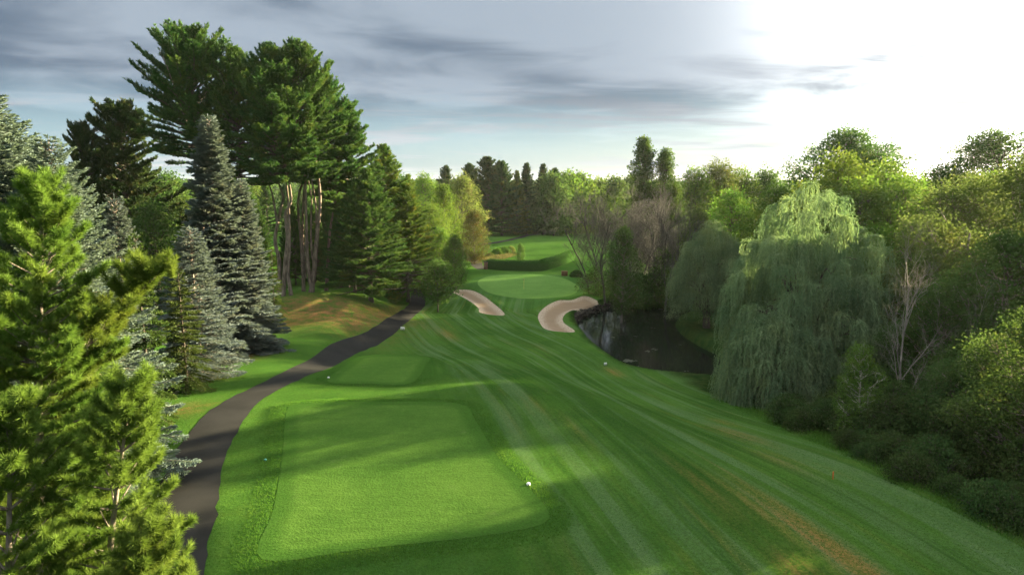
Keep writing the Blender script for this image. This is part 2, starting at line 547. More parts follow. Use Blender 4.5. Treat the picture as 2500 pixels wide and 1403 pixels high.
def ground_mat():
    m, N, out = new_mat('turf')
    at = lambda k: N.n('ShaderNodeAttribute', attribute_name=k).outputs['Fac']
    rough, dry, needle, track = at('rough'), at('dry'), at('needle'), at('track')
    pos = N.n('ShaderNodeNewGeometry').outputs['Position']
    uv = N.n('ShaderNodeUVMap', uv_map='flow').outputs[0]
    st1 = N.noise(N.n('ShaderNodeMapping', {'Vector': uv, 'Scale': (0.55, 0.06, 1)}).outputs[0], 1.0, 5, 0.55)
    st2 = N.noise(N.n('ShaderNodeMapping', {'Vector': uv, 'Scale': (2.2, 0.10, 1)}).outputs[0], 1.0, 5, 0.6)
    st3 = N.noise(N.n('ShaderNodeMapping', {'Vector': uv, 'Scale': (0.9, 0.05, 1), 'Location': (31, 7, 0)}).outputs[0], 1.0, 4, 0.55)
    st4 = N.noise(N.n('ShaderNodeMapping', {'Vector': uv, 'Scale': (0.85, 0.010, 1), 'Location': (3, 11, 0)}).outputs[0], 1.0, 3, 0.5)
    big = N.noise(pos, 0.09, 4, 0.55)
    med = N.noise(pos, 0.9, 5, 0.6)
    fine = N.noise(pos, 7.0, 4, 0.65)
    vfine = N.noise(pos, 30.0, 3, 0.7)
    g0, g1 = (0.040, 0.102, 0.017), (0.064, 0.146, 0.023)
    col = N.mix(N.step(big, 0.35, 0.65), g0, g1)
    col = N.mix(N.m('MULTIPLY', N.step(med, 0.40, 0.68), 0.35), col, (0.075, 0.142, 0.022))
    # mown / cart streaks along the run of the hole: greyer pale grass and darker lush lines
    col = N.mix(N.m('MULTIPLY', N.step(st1, 0.50, 0.66), N.m('MULTIPLY', track, 0.6)), col, (0.088, 0.150, 0.056))
    col = N.mix(N.m('MULTIPLY', N.step(st2, 0.54, 0.70), N.m('MULTIPLY', track, 0.45)), col, (0.105, 0.160, 0.060))
    col = N.mix(N.m('MULTIPLY', N.step(st2, 0.47, 0.33), N.m('MULTIPLY', track, 0.55)), col, (0.026, 0.082, 0.014))
    col = N.mix(N.m('MULTIPLY', at('collar'), 0.8), col, N.mix(N.step(big, 0.35, 0.65), (0.052, 0.130, 0.028), (0.066, 0.150, 0.032)))
    col = N.mix(N.m('MULTIPLY', N.step(st4, 0.53, 0.60), N.m('MULTIPLY', track, N.step(st1, 0.25, 0.6, 0.2, 0.62))), col, (0.100, 0.165, 0.068))
    col = N.mix(N.m('MULTIPLY', N.step(st4, 0.46, 0.40), N.m('MULTIPLY', track, 0.5)), col, (0.026, 0.078, 0.012))
    col = N.mix(N.m('MULTIPLY', at('fringe'), 0.55), col, (0.032, 0.088, 0.013))
    # dry patches
    dn = N.m('ADD', dry, N.m('MULTIPLY', N.m('SUBTRACT', N.step(st3, 0.55, 0.76), 0.0), N.m('MULTIPLY', track, 0.32)))
    dn = N.m('MULTIPLY', dn, N.step(N.m('ADD', N.m('MULTIPLY', fine, 0.45), N.m('MULTIPLY', st2, 0.55)), 0.36, 0.60))
    dn = N.m('MINIMUM', dn, 1.0)
    col = N.mix(N.m('MULTIPLY', dn, 0.85), col, N.mix(med, (0.24, 0.115, 0.032), (0.25, 0.165, 0.065)))
    # pine needles and bare earth under the pines
    nn = N.m('MULTIPLY', needle, N.step(N.m('ADD', N.m('MULTIPLY', med, 0.6), N.m('MULTIPLY', fine, 0.4)), 0.33, 0.62))
    col = N.mix(nn, col, N.mix(med, (0.115, 0.062, 0.028), (0.235, 0.125, 0.055)))
    # rough: longer, darker, browner
    rc = N.mix(N.step(med, 0.35, 0.7), (0.024, 0.062, 0.014), (0.062, 0.098, 0.024))
    col = N.mix(rough, col, rc)
    # texture of single tufts
    tv = N.m('ADD', N.m('MULTIPLY', fine, 0.55), N.m('MULTIPLY', vfine, 0.45))
    var = N.step(tv, 0.32, 0.70, 0.72, 1.28)
    vc = N.n('ShaderNodeCombineXYZ', {0: var, 1: var, 2: var}).outputs[0]
    col = N.mix(1.0, col, vc, 'MULTIPLY')
    h = N.m('ADD', N.m('MULTIPLY', vfine, 0.3), N.m('MULTIPLY', fine, 0.7))
    hh = N.m('MULTIPLY', h, N.m('ADD', 1.0, N.m('MULTIPLY', rough, 2.0)))
    b = N.n('ShaderNodeBump', {'Strength': 1.0, 'Distance': 0.20, 'Height': hh})
    d = N.n('ShaderNodeBsdfDiffuse', {'Color': col, 'Roughness': 1.0, 'Normal': b.outputs[0]})
    sh = N.n('ShaderNodeBsdfSheen', {'Color': (0.5, 0.6, 0.3), 'Roughness': 0.5, 'Normal': b.outputs[0]}) if False else None
    m.node_tree.links.new(d.outputs[0], out.inputs[0])
    return m


def turf_mat(name, g0, g1, bump=0.035, scale=14.0, stripes=0.0):
    """closely mown turf"""
    m, N, out = new_mat(name)
    pos = N.n('ShaderNodeNewGeometry').outputs['Position']
    big = N.noise(pos, 0.22, 5, 0.6)
    med = N.noise(pos, 1.6, 5, 0.6)
    fine = N.noise(pos, scale, 4, 0.65)
    mp = N.n('ShaderNodeMapping', {'Vector': pos, 'Scale': (0.35, 1.6, 1)}).outputs[0]
    lines = N.noise(mp, 1.2, 4, 0.6)
    col = N.mix(N.step(big, 0.3, 0.7), g0, g1)
    col = N.mix(N.m('MULTIPLY', N.step(med, 0.45, 0.7), 0.3), col, tuple(a * 1.25 for a in g1))
    col = N.mix(N.m('MULTIPLY', N.step(lines, 0.5, 0.7), 0.25), col, tuple(a * 0.75 for a in g0))
    if stripes:
        ed = N.n('ShaderNodeAttribute', attribute_name='edge').outputs['Fac']
        ef = N.step(N.m('ADD', ed, N.m('MULTIPLY', N.m('SUBTRACT', med, 0.5), 0.9)), 0.35, 0.95)
        col = N.mix(N.m('MULTIPLY', ef, stripes), col, (0.036, 0.092, 0.014))
        worn = N.step(N.noise(pos, 0.8, 5, 0.7), 0.60, 0.72)
        col = N.mix(N.m('MULTIPLY', worn, 0.35), col, (0.10, 0.145, 0.045))
    var = N.step(fine, 0.3, 0.7, 0.84, 1.16)
    vc = N.n('ShaderNodeCombineXYZ', {0: var, 1: var, 2: var}).outputs[0]
    col = N.mix(1.0, col, vc, 'MULTIPLY')
    h = N.m('ADD', N.m('MULTIPLY', fine, 0.5), N.m('MULTIPLY', lines, 0.5))
    b = N.n('ShaderNodeBump', {'Strength': 1.0, 'Distance': bump, 'Height': h})
    d = N.n('ShaderNodeBsdfDiffuse', {'Color': col, 'Roughness': 1.0, 'Normal': b.outputs[0]})
    m.node_tree.links.new(d.outputs[0], out.inputs[0])
    return m


def asphalt_mat():
    m, N, out = new_mat('asphalt')
    pos = N.n('ShaderNodeNewGeometry').outputs['Position']
    big = N.noise(pos, 0.35, 5, 0.6)
    fine = N.noise(pos, 35.0, 3, 0.7)
    crack = N.n('ShaderNodeTexVoronoi', {'Vector': N.n('ShaderNodeMapping', {'Vector': pos, 'Scale': (0.25, 0.25, 0.25)}).outputs[0], 'Scale': 1.0}, feature='DISTANCE_TO_EDGE').outputs['Distance']
    col = N.mix(N.step(big, 0.35, 0.68), (0.0095, 0.0100, 0.0095), (0.0180, 0.0182, 0.0172))
    col = N.mix(N.m('MULTIPLY', N.step(fine, 0.4, 0.7), 0.35), col, (0.040, 0.039, 0.037))
    col = N.mix(N.m('MULTIPLY', N.step(crack, 0.02, 0.0), 0.7), col, (0.02, 0.02, 0.02))
    b = N.n('ShaderNodeBump', {'Strength': 0.6, 'Distance': 0.012, 'Height': fine})
    p = N.n('ShaderNodeBsdfPrincipled', {'Base Color': col, 'Roughness': 0.85, 'Normal': b.outputs[0]})
    p.inputs['Specular IOR Level'].default_value = 0.08
    m.node_tree.links.new(p.outputs[0], out.inputs[0])
    return m


def sand_mat():
    m, N, out = new_mat('bunker_sand')
    pos = N.n('ShaderNodeNewGeometry').outputs['Position']
    slope = N.n('ShaderNodeAttribute', attribute_name='edge').outputs['Fac']
    big = N.noise(pos, 0.5, 4, 0.55)
    rake = N.noise(N.n('ShaderNodeMapping', {'Vector': pos, 'Scale': (1, 0.3, 1)}).outputs[0], 5.0, 4, 0.6)
    fine = N.noise(pos, 20.0, 3, 0.7)
    col = N.mix(big, (0.21, 0.15, 0.098), (0.29, 0.212, 0.142))
    # sand gets paler towards the edge of the bunker
    col = N.mix(N.m('MULTIPLY', slope, N.step(rake, 0.25, 0.6)), col, (0.42, 0.345, 0.26))
    h = N.m('ADD', rake, N.m('MULTIPLY', fine, 0.3))
    b = N.n('ShaderNodeBump', {'Strength': 0.8, 'Distance': 0.06, 'Height': h})
    d = N.n('ShaderNodeBsdfDiffuse', {'Color': col, 'Roughness': 1.0, 'Normal': b.outputs[0]})
    m.node_tree.links.new(d.outputs[0], out.inputs[0])
    return m


def water_mat():
    m, N, out = new_mat('pond_water')
    pos = N.n('ShaderNodeNewGeometry').outputs['Position']
    rip = N.noise(N.n('ShaderNodeMapping', {'Vector': pos, 'Scale': (1, 1.6, 1)}).outputs[0], 1.1, 3, 0.5)
    scum = N.step(N.noise(pos, 0.35, 5, 0.65), 0.60, 0.68)
    b = N.n('ShaderNodeBump', {'Strength': 0.10, 'Distance': 0.05, 'Height': rip})
    col = N.mix(scum, (0.006, 0.009, 0.006), (0.022, 0.028, 0.012))
    p = N.n('ShaderNodeBsdfPrincipled', {'Base Color': col, 'Roughness': N.m('ADD', 0.03, N.m('MULTIPLY', scum, 0.35)), 'IOR': 1.33, 'Normal': b.outputs[0]})
    m.node_tree.links.new(p.outputs[0], out.inputs[0])
    return m


M['grass'] = leaf_mat('grass_blades', (0.040, 0.105, 0.016), (0.085, 0.165, 0.026), (0.10, 0.15, 0.03), 0.35, 0, 0.4)
M['ground'] = ground_mat()
M['tee'] = turf_mat('tee_turf', (0.052, 0.116, 0.019), (0.072, 0.142, 0.024), 0.10, 9.0, 0.75)
M['green'] = turf_mat('green_turf', (0.095, 0.190, 0.042), (0.120, 0.225, 0.052), 0.008, 14.0)
M['collar'] = turf_mat('collar_turf', (0.055, 0.130, 0.028), (0.075, 0.160, 0.034), 0.02, 10.0)
M['asphalt'] = asphalt_mat()
M['sand'] = sand_mat()
M['water'] = water_mat()
M['white'] = flat_mat('white_paint', (0.72, 0.72, 0.70), 0.5)
M['dark_paint'] = flat_mat('dark_paint', (0.05, 0.05, 0.06), 0.5)
M['orange'] = flat_mat('orange_stake_paint', (0.45, 0.10, 0.02), 0.55)
M['teal'] = flat_mat('teal_plastic', (0.06, 0.30, 0.22), 0.45)
M['yellow'] = flat_mat('yellow_paint', (0.50, 0.38, 0.06), 0.5)
M['brick'] = flat_mat('brown_brick', (0.16, 0.09, 0.065), 0.85, 0.2, 0.3, 5)
M['wood'] = flat_mat('brown_wood', (0.12, 0.06, 0.03), 0.8, 0.2, 0.3, 6)
M['stone'] = flat_mat('dark_bank_stone', (0.045, 0.040, 0.033), 1.0, 0.0, 0.5, 3)
M['flower'] = leaf_mat('flower_heads', (0.045, 0.06, 0.02), (0.12, 0.10, 0.05), (0.16, 0.08, 0.06), 0.3, 0.02, 0.5)

# ------------------------------------------------------------------ the ground sheet
def axis(lo, hi, step, far_lo, far_hi, grow=1.14):
    a = list(np.arange(lo, hi + 1e-6, step))
    s = step
    while a[-1] < far_hi:
        s = min(s * grow, 400)
        a.append(a[-1] + s)
    s = step
    b = []
    x = lo
    while x > far_lo:
        s = min(s * grow, 400)
        x -= s
        b.append(x)
    return np.array(b[::-1] + a)


PATH = spline(np.array([ground_hit(a, b)[:2] for a, b in [(408, 1390), (446, 1250), (499, 1090), (582, 985), (706, 920), (838, 853), (945, 803), (1012, 752), (1022, 720), (1016, 694)]]), 8)
d0 = PATH[0] - PATH[6]
PATH = np.concatenate([[PATH[0] + d0 * 4.0], PATH, [PATH[-1] + np.array([-1.0, 18.0])]])
PATH_W = np.interp(np.arange(len(PATH)), [0, len(PATH) - 12, len(PATH) - 1], [1.42, 1.38, 1.38])
PATH2 = spline(np.array([ground_hit(a, b)[:2] for a, b in [(1180, 657), (1165, 648), (1163, 640), (1150, 634), (1142, 631)]]), 6)
PATH3 = spline(np.array([ground_hit(a, b)[:2] for a, b in [(1120, 598), (1185, 596), (1245, 586), (1320, 571), (1390, 561), (1440, 556)]]), 6)


def ribbon(c, w):
    T = unit(np.gradient(c, axis=0))
    Nn = np.stack([-T[:, 1], T[:, 0]], 1)
    rr = np.random.default_rng(4)
    e1 = rr.normal(0, 0.06, len(c))[:, None]
    e2 = rr.normal(0, 0.06, len(c))[:, None]
    w = np.broadcast_to(w, (len(c),))[:, None]
    return np.concatenate([c + Nn * (w + e1), (c - Nn * (w + e2))[::-1]])


PATH_POLY = ribbon(PATH, PATH_W)
PATH2_POLY = ribbon(PATH2, 1.5)
PATH3_POLY = ribbon(PATH3, 1.3)

FLOW = spline(np.array([ground_hit(a, b)[:2] for a, b in [(2080, 1390), (1760, 1160), (1480, 985), (1290, 880), (1160, 815), (1090, 765)]]), 8)
FLOW = np.concatenate([[FLOW[0] + (FLOW[0] - FLOW[4]) * 6], FLOW, [FLOW[-1] + np.array([2.0, 40])]])


def build_ground():
    xs = axis(-48, 56, 0.36, -3500, 3500)
    ys = axis(7, 172, 0.40, -400, 5000)
    X, Y = np.meshgrid(xs, ys)
    Z = terrain(X, Y)
    x, y, z = X.ravel(), Y.ravel(), Z.ravel()
    P = np.stack([x, y], 1)
    n = len(x)
    near = (y < 260) & (y > -20) & (np.abs(x) < 130)
    Q = P[near]
    low = np.zeros(len(Q))
    for poly in (TEE1, TEE2, GREEN, BUNK1, BUNK2, PATH_POLY, PATH2_POLY, PATH3_POLY):
        low = np.maximum(low, smooth((-poly_sd(Q, poly) - 0.25) / 0.35))
    z[near] -= 0.22 * low
    rng = np.random.default_rng(1)
    wob = 0.9 * np.sin(P[:, 0] * 0.9 + P[:, 1] * 0.6) + 0.6 * np.sin(P[:, 1] * 1.7 - P[:, 0] * 0.5)
    d, _, s = seg_dist(P, EDGE, False)
    ds = np.where(s > 0, d, -d)
    rough = smooth((ds + 0.35 * wob - 0.4) / 2.2) * (P[:, 1] < 112)
    psd = np.full(n, 50.0)
    psd[near] = poly_sd(Q, POND)
    rough = np.maximum(rough, smooth((1.9 + 0.2 * wob - psd) / 1.2))
    wood = np.zeros(n)
    wood = np.maximum(wood, smooth((-28 - x) / 10) * smooth((75 - y) / 25) * 0.6)
    wood = np.maximum(wood, smooth((x - 34) / 8) * smooth((y - 90) / 20))
    wood = np.maximum(wood, smooth((x - 22) / 4) * smooth((y - 100) / 12) * smooth((190 - y) / 30))
    rough = np.maximum(rough, wood)
    rough[y > 420] = 1
    rough[np.abs(x) > 260] = 1
    needle = np.exp(-((x + 27) / 8.5) ** 2 - ((y - 93) / 7.5) ** 2) * 1.35
    needle = np.maximum(needle, 0.9 * np.exp(-((x + 20) / 6) ** 2 - ((y - 99) / 3.5) ** 2))
    for (qx, qy), r in (((625, 838), 2.2), ((515, 922), 1.5), ((595, 870), 2.2), ((712, 750), 2.0), ((760, 735), 2.2), ((690, 790), 3.5), ((440, 1000), 2.0)):
        g = ground_hit(qx, qy)
        needle = np.maximum(needle, 0.95 * np.exp(-((x - g[0]) ** 2 + (y - g[1]) ** 2) / r ** 2))
    needle = np.clip(needle, 0, 1)
    needle *= (seg_dist(P, PATH, False)[0] > 1.4)
    fd, arc, fs = seg_dist(P, FLOW, False)
    fu = fd * fs
    track = np.exp(-np.clip(np.abs(fu + 2.0) - 9.0, 0, None) ** 2 / 40.0) * smooth((150 - y) / 40)
    track *= (poly_sd(P, TEE1) > 1.0) if True else 1
    side = seg_dist(P, PATH, False)[2]
    track = np.where((side > 0) & (y < 128), track * 0.15, track)
    dry = np.zeros(n)
    for (ax, ay), L, W, k in (((2000, 1320), 5.0, 0.55, 1.2), ((2110, 1385), 3.0, 0.5, 1.0), ((1800, 1060), 3.2, 0.8, 0.75), ((1765, 1030), 2.0, 0.5, 0.6), ((1500, 910), 2.0, 0.8, 0.8),
                              ((1090, 815), 3.2, 0.9, 0.8), ((1680, 1160), 3.5, 0.3, 0.45), ((1950, 1385), 1.2, 0.7, 0.7), ((1400, 1045), 3.0, 0.3, 0.35), ((1850, 1245), 5.0, 0.35, 0.6), ((1900, 1120), 2.5, 0.7, 0.4), ((1310, 985), 2.5, 0.3, 0.35)):
        g = ground_hit(ax, ay)[:2]
        _, a0, s0 = seg_dist(g[None], FLOW, False)
        d0_, _, _ = seg_dist(g[None], FLOW, False)
        du, dv = fu - d0_[0] * s0[0], arc - a0[0]
        dry = np.maximum(dry, k * np.exp(-(du / W) ** 2 - (dv / L) ** 2))
    # worn, straw-coloured verge where the mound meets the path
    g = ground_hit(975, 765)[:2]
    dry = np.maximum(dry, 0.8 * np.exp(-((x - g[0] + 1.2) / 1.5) ** 2 - ((y - g[1]) / 7) ** 2))
    # far fairway: paler, drier strips
    gsd = np.full(n, 50.0)
    gsd[near] = poly_sd(Q, GREEN)
    collar = smooth((2.3 + 0.15 * wob - gsd) / 0.5)
    fr = ground_hit(1235, 748)[:2]
    collar = np.maximum(collar, smooth((1.0 - np.sqrt(((x - fr[0] - 3) / 6.5) ** 2 + ((y - fr[1] - 6) / 8.0) ** 2)) / 0.12))
    tsd = np.full(n, 50.0)
    tsd[near] = np.minimum(poly_sd(Q, TEE1), poly_sd(Q, TEE2))
    fringe = smooth((1.5 + 0.25 * wob - tsd) / 1.0)
    uv = np.stack([fu, arc], 1)
    nx, ny = len(xs), len(ys)
    i = np.arange(ny - 1)[:, None] * nx + np.arange(nx - 1)[None]
    Qd = np.stack([i, i + 1, i + nx + 1, i + nx], -1).reshape(-1, 4)
    me = mesh_np('ground', np.stack([x, y, z], 1), [Qd], M['ground'], {'rough': rough, 'dry': dry, 'needle': needle, 'track': track, 'collar': collar, 'fringe': fringe}, True, uv)
    tag(link('ground', me), kind='structure')


build_ground()


def sheet(name, poly, mat, off=0.02, cell=0.5, edge_attr=False, smooth_shade=True, flat=None):
    """a sheet lying on the terrain inside a polygon"""
    poly = np.asarray(poly)[:, :2]
    dens = []
    n = len(poly)
    for i in range(n):
        a, b = poly[i], poly[(i + 1) % n]
        k = max(1, int(np.hypot(*(b - a)) / (cell * 1.2)))
        for j in range(k):
            dens.append(a + (b - a) * j / k)
    dens = np.array(dens)
    lo, hi = poly.min(0), poly.max(0)
    gx, gy = np.meshgrid(np.arange(lo[0], hi[0], cell), np.arange(lo[1], hi[1], cell))
    G = np.stack([gx.ravel(), gy.ravel()], 1)
    G = G[poly_sd(G, dens) < -cell * 0.45]
    allp = np.concatenate([dens, G])
    m = len(dens)
    res = mgeo.delaunay_2d_cdt([Vector(p) for p in allp], [], [list(range(m))], 1, 1e-4)
    V = np.array([[v.x, v.y] for v in res[0]])
    z = terrain(V[:, 0], V[:, 1]) + off if flat is None else np.full(len(V), flat)
    sd = -poly_sd(V, dens)
    tone = {'edge': 1 - smooth((sd - 0.25) / 1.3)}
    tris = np.array([f for f in res[2] if len(f) == 3], np.int32)
    # make all faces point up
    a, b, c = V[tris[:, 0]], V[tris[:, 1]], V[tris[:, 2]]
    cr = (b[:, 0] - a[:, 0]) * (c[:, 1] - a[:, 1]) - (b[:, 1] - a[:, 1]) * (c[:, 0] - a[:, 0])
    tris[cr < 0] = tris[cr < 0][:, ::-1]
    me = mesh_np(name, np.column_stack([V, z]), [tris], mat, tone, smooth_shade)
    return tag(link(name, me), kind='structure')


sheet('cart_path', PATH_POLY, M['asphalt'], 0.025, 0.7)
sheet('cart_path', PATH2_POLY, M['asphalt'], 0.03, 0.7)
sheet('cart_path', PATH3_POLY, M['asphalt'], 0.05, 1.2)
sheet('tee_box', TEE1, M['tee'], 0.02, 0.4)
sheet('tee_box', TEE2, M['tee'], 0.02, 0.4)
sheet('putting_green', GREEN, M['green'], 0.03, 0.6)
sheet('sand_bunker', BUNK1, M['sand'], 0.03, 0.35)
sheet('sand_bunker', BUNK2, M['sand'], 0.03, 0.35)
pc = POND.mean(0)
sheet('pond_water', pc + (POND - pc) * 1.06, M['water'], 0, 1.5, flat=WATER)

def grass():
    rng = np.random.default_rng(12)
    n = 380000
    D = 19 + 36 * rng.uniform(size=n) ** 1.5
    px = rng.uniform(380, 2560, n)
    x = (px - 1250) / F * (D * cp + 15 * sp)
    P = np.column_stack([x, D])
    ok = (seg_dist(P, PATH, False)[0] > 1.40)
    for poly in (TEE1, TEE2):
        ok &= poly_sd(P, poly) > 0.0
    P = P[ok]
    sd = np.minimum(poly_sd(P, TEE1), poly_sd(P, TEE2))
    d, _, sg = seg_dist(P, EDGE, False)
    h = np.where(sg > 0, 0.14 + 0.38 * np.exp(-((d - 2.0) / 1.3) ** 2), np.where(sd < 1.1, 0.085, 0.045))
    keep = rng.uniform(size=len(P)) < np.where(sd < 1.1, 1.0, 0.75)
    P, h = P[keep], h[keep]
    z = terrain(P[:, 0], P[:, 1]) - 0.01
    g = Geo()
    A = unit(np.column_stack([rng.normal(0, 0.45, len(P)), rng.normal(0, 0.45, len(P)), np.ones(len(P))]))
    g.kites(np.column_stack([P, z]), A, h * rng.uniform(0.6, 1.3, len(P)), 0.028, rng.uniform(0, 1, len(P)), rng, mid=0.3)
    tag(link('grass', g.mesh('grass', M['grass'])), 'longer grass round the tees and along the fairway', 'grass', kind='stuff')


grass()

# ------------------------------------------------------------------ patches of turf the low sun reaches through gaps in the trees
def GP(pts):
    return np.array([ground_hit(a, b)[:2] for a, b in pts])

LIT = [GP([(560, 1400), (570, 1235), (700, 1180), (900, 1150), (1190, 1108), (1260, 1090), (1400, 1078), (1520, 1120), (1600, 1170), (1420, 1160), (1330, 1195), (1345, 1250), (1200, 1290), (900, 1350), (650, 1385), (560, 1402)]),
       GP([(1830, 1402), (1925, 1352), (1990, 1358), (2030, 1395)]),
       GP([(1150, 613), (1180, 596), (1330, 606), (1420, 600), (1300, 612)]),
       GP([(1175, 592), (1200, 572), (1430, 553), (1430, 565), (1250, 582)]),
       GP([(690, 770), (760, 700), (850, 706), (985, 748), (1000, 765), (940, 750), (800, 720)]),
       GP([(985, 775), (1020, 750), (1045, 760), (1010, 785)])]


LIT_Z = [hz(*q.mean(0)) for q in LIT]


def keep_clear(W, rng, soft=0.22):
    """mask of leaf positions W (world) that would shade those patches"""
    k = np.zeros(len(W), bool)
    for poly, zc in zip(LIT, LIT_Z):
        t = (W[:, 2] - zc) / SD[2]
        G = W[:, :2] - t[:, None] * SD[None, :2]
        G = G + rng.normal(0, soft, G.shape)
        lo, hi = poly.min(0), poly.max(0)
        cand = (t > 0) & (G[:, 0] > lo[0]) & (G[:, 0] < hi[0]) & (G[:, 1] > lo[1]) & (G[:, 1] < hi[1])
        idx = np.nonzero(cand)[0]
        if len(idx):
            k[idx[inside(G[idx], poly)]] = True
    return k


# ------------------------------------------------------------------ tree builders: each returns (crown Geo, trunk Geo)
def wobble_path(p0, p1, n, amp, rng):
    t = np.linspace(0, 1, n)[:, None]
    p = np.asarray(p0)[None] * (1 - t) + np.asarray(p1)[None] * t
    w = np.cumsum(rng.normal(0, amp, (n, 3)), 0)
    w -= w[0] * (1 - t) + w[-1] * t
    w[:, 2] *= 0.2
    return p + w


def spruce(seed, H, R, z0=0.6, dens=1.0, droop=0.28, Lb=0.22, Wb=0.08, top_spread=1.0, ragged=0.15, tiers=None):
    rng = np.random.default_rng(seed)
    c, t = Geo(), Geo()
    t.tube(np.column_stack([rng.normal(0, 0.02, 14), rng.normal(0, 0.02, 14), np.linspace(-0.3, H * 0.97, 14)]), np.linspace(H * 0.015 + 0.05, 0.02, 14), 7)
    z = z0
    step = (tiers or 0.36) / dens
    while z < H * 0.985:
        u = z / H
        nb = int(rng.integers(5, 8)) if u < 0.9 else 4
        ph = rng.uniform(0, 6.28)
        for b in range(nb):
            az = ph + b * 6.283 / nb + rng.normal(0, 0.18)
            l = (R * (1 - u) ** 0.82 + 0.25 * top_spread) * rng.uniform(1 - 2 * ragged, 1 + ragged)
            if l < 0.15:
                continue
            el = np.interp(u, [0, 0.3, 0.75, 1], [-0.42, -0.25, 0.15, 0.75]) + rng.normal(0, 0.07)
            n = max(3, int(l / 0.145))
            s = np.linspace(0.0, 1, n)
            r = s * l
            dz = r * math.tan(el) + droop * l * (s ** 2) * 0.6 * (1 if u < 0.85 else 0)
            ca, sa = math.cos(az), math.sin(az)
            pts = np.column_stack([r * ca, r * sa, z + rng.normal(0, 0.08) + dz])
            t.tube(pts[::max(1, n // 4)], np.linspace(0.035, 0.008, len(pts[::max(1, n // 4)])), 3, cap=False)
            m = s > 0.16
            pp, ss = pts[m], s[m]
            D = unit(np.gradient(pts, axis=0))[m]
            side0 = np.array([-sa, ca, 0.0])
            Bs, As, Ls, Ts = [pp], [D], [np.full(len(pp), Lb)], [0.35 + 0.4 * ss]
            for sg in (-1, 1):
                tw = np.clip((l * (1 - ss)) * 0.75 + 0.12, 0.12, 0.85) * rng.uniform(0.7, 1.15, len(pp))
                ang = rng.uniform(0.75, 1.05, len(pp))
                dr = unit(D * np.cos(ang)[:, None] + sg * side0 * np.sin(ang)[:, None] + np.array([0, 0, -0.10]) + rng.normal(0, 0.08, (len(pp), 3)))
                k = 8
                for q in range(k):
                    f = (q + 0.5) / k
                    use = tw * f > 0.02
                    if tw.max() < 0.35 and q % 2:
                        continue
                    pos = pp + dr * (tw * f)[:, None] + np.array([0, 0, -0.10]) * (tw * f * f)[:, None]
                    sg2 = 1 if q % 2 else -1
                    sd = unit(np.cross(dr, np.array([0, 0, 1.0])))
                    dd = unit(dr + sd * sg2 * 0.75 + np.array([0, 0, 0.12]) + rng.normal(0, 0.14, (len(pp), 3)))
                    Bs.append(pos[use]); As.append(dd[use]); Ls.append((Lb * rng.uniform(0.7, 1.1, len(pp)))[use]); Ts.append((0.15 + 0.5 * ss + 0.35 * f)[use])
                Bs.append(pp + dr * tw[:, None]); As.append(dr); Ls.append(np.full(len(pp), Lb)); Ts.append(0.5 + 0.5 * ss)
            B, A, L, T = np.concatenate(Bs), np.concatenate(As), np.concatenate(Ls), np.concatenate(Ts)
            T = np.clip(T * rng.uniform(0.75, 1.08, len(T)), 0, 1)
            c.kites(B, A, L, Wb, T, rng, up=0.75)
            c.kites(B, A, L * 0.9, Wb, T * 0.9, rng)
        z += step * rng.uniform(0.75, 1.25) * (1.0 if u < 0.7 else 0.75)
    # leader
    zz = np.linspace(H * 0.93, H, 8)
    c.kites(np.column_stack([zz * 0, zz * 0, zz]), np.tile([0, 0, 1.0], (8, 1)), 0.3, Wb, 0.6, rng)
    return c, t


def needle_tufts(c, P, D, K, L, W, spread, rng, tone, up=0.0):
    """K needle-blades round each shoot direction"""
    n = len(P)
    B = np.repeat(P, K, 0)
    A = np.repeat(D, K, 0) + rng.normal(0, spread, (n * K, 3))
    A[:, 2] += up
    A = unit(A)
    T = np.clip(np.repeat(tone, K) + rng.normal(0, 0.16, n * K), 0, 1)
    B = B - np.repeat(D, K, 0) * (rng.uniform(0, 0.8, n * K) * L)[:, None]
    c.kites(B, A, L * rng.uniform(0.7, 1.15, n * K), W, T, rng, mid=0.4)


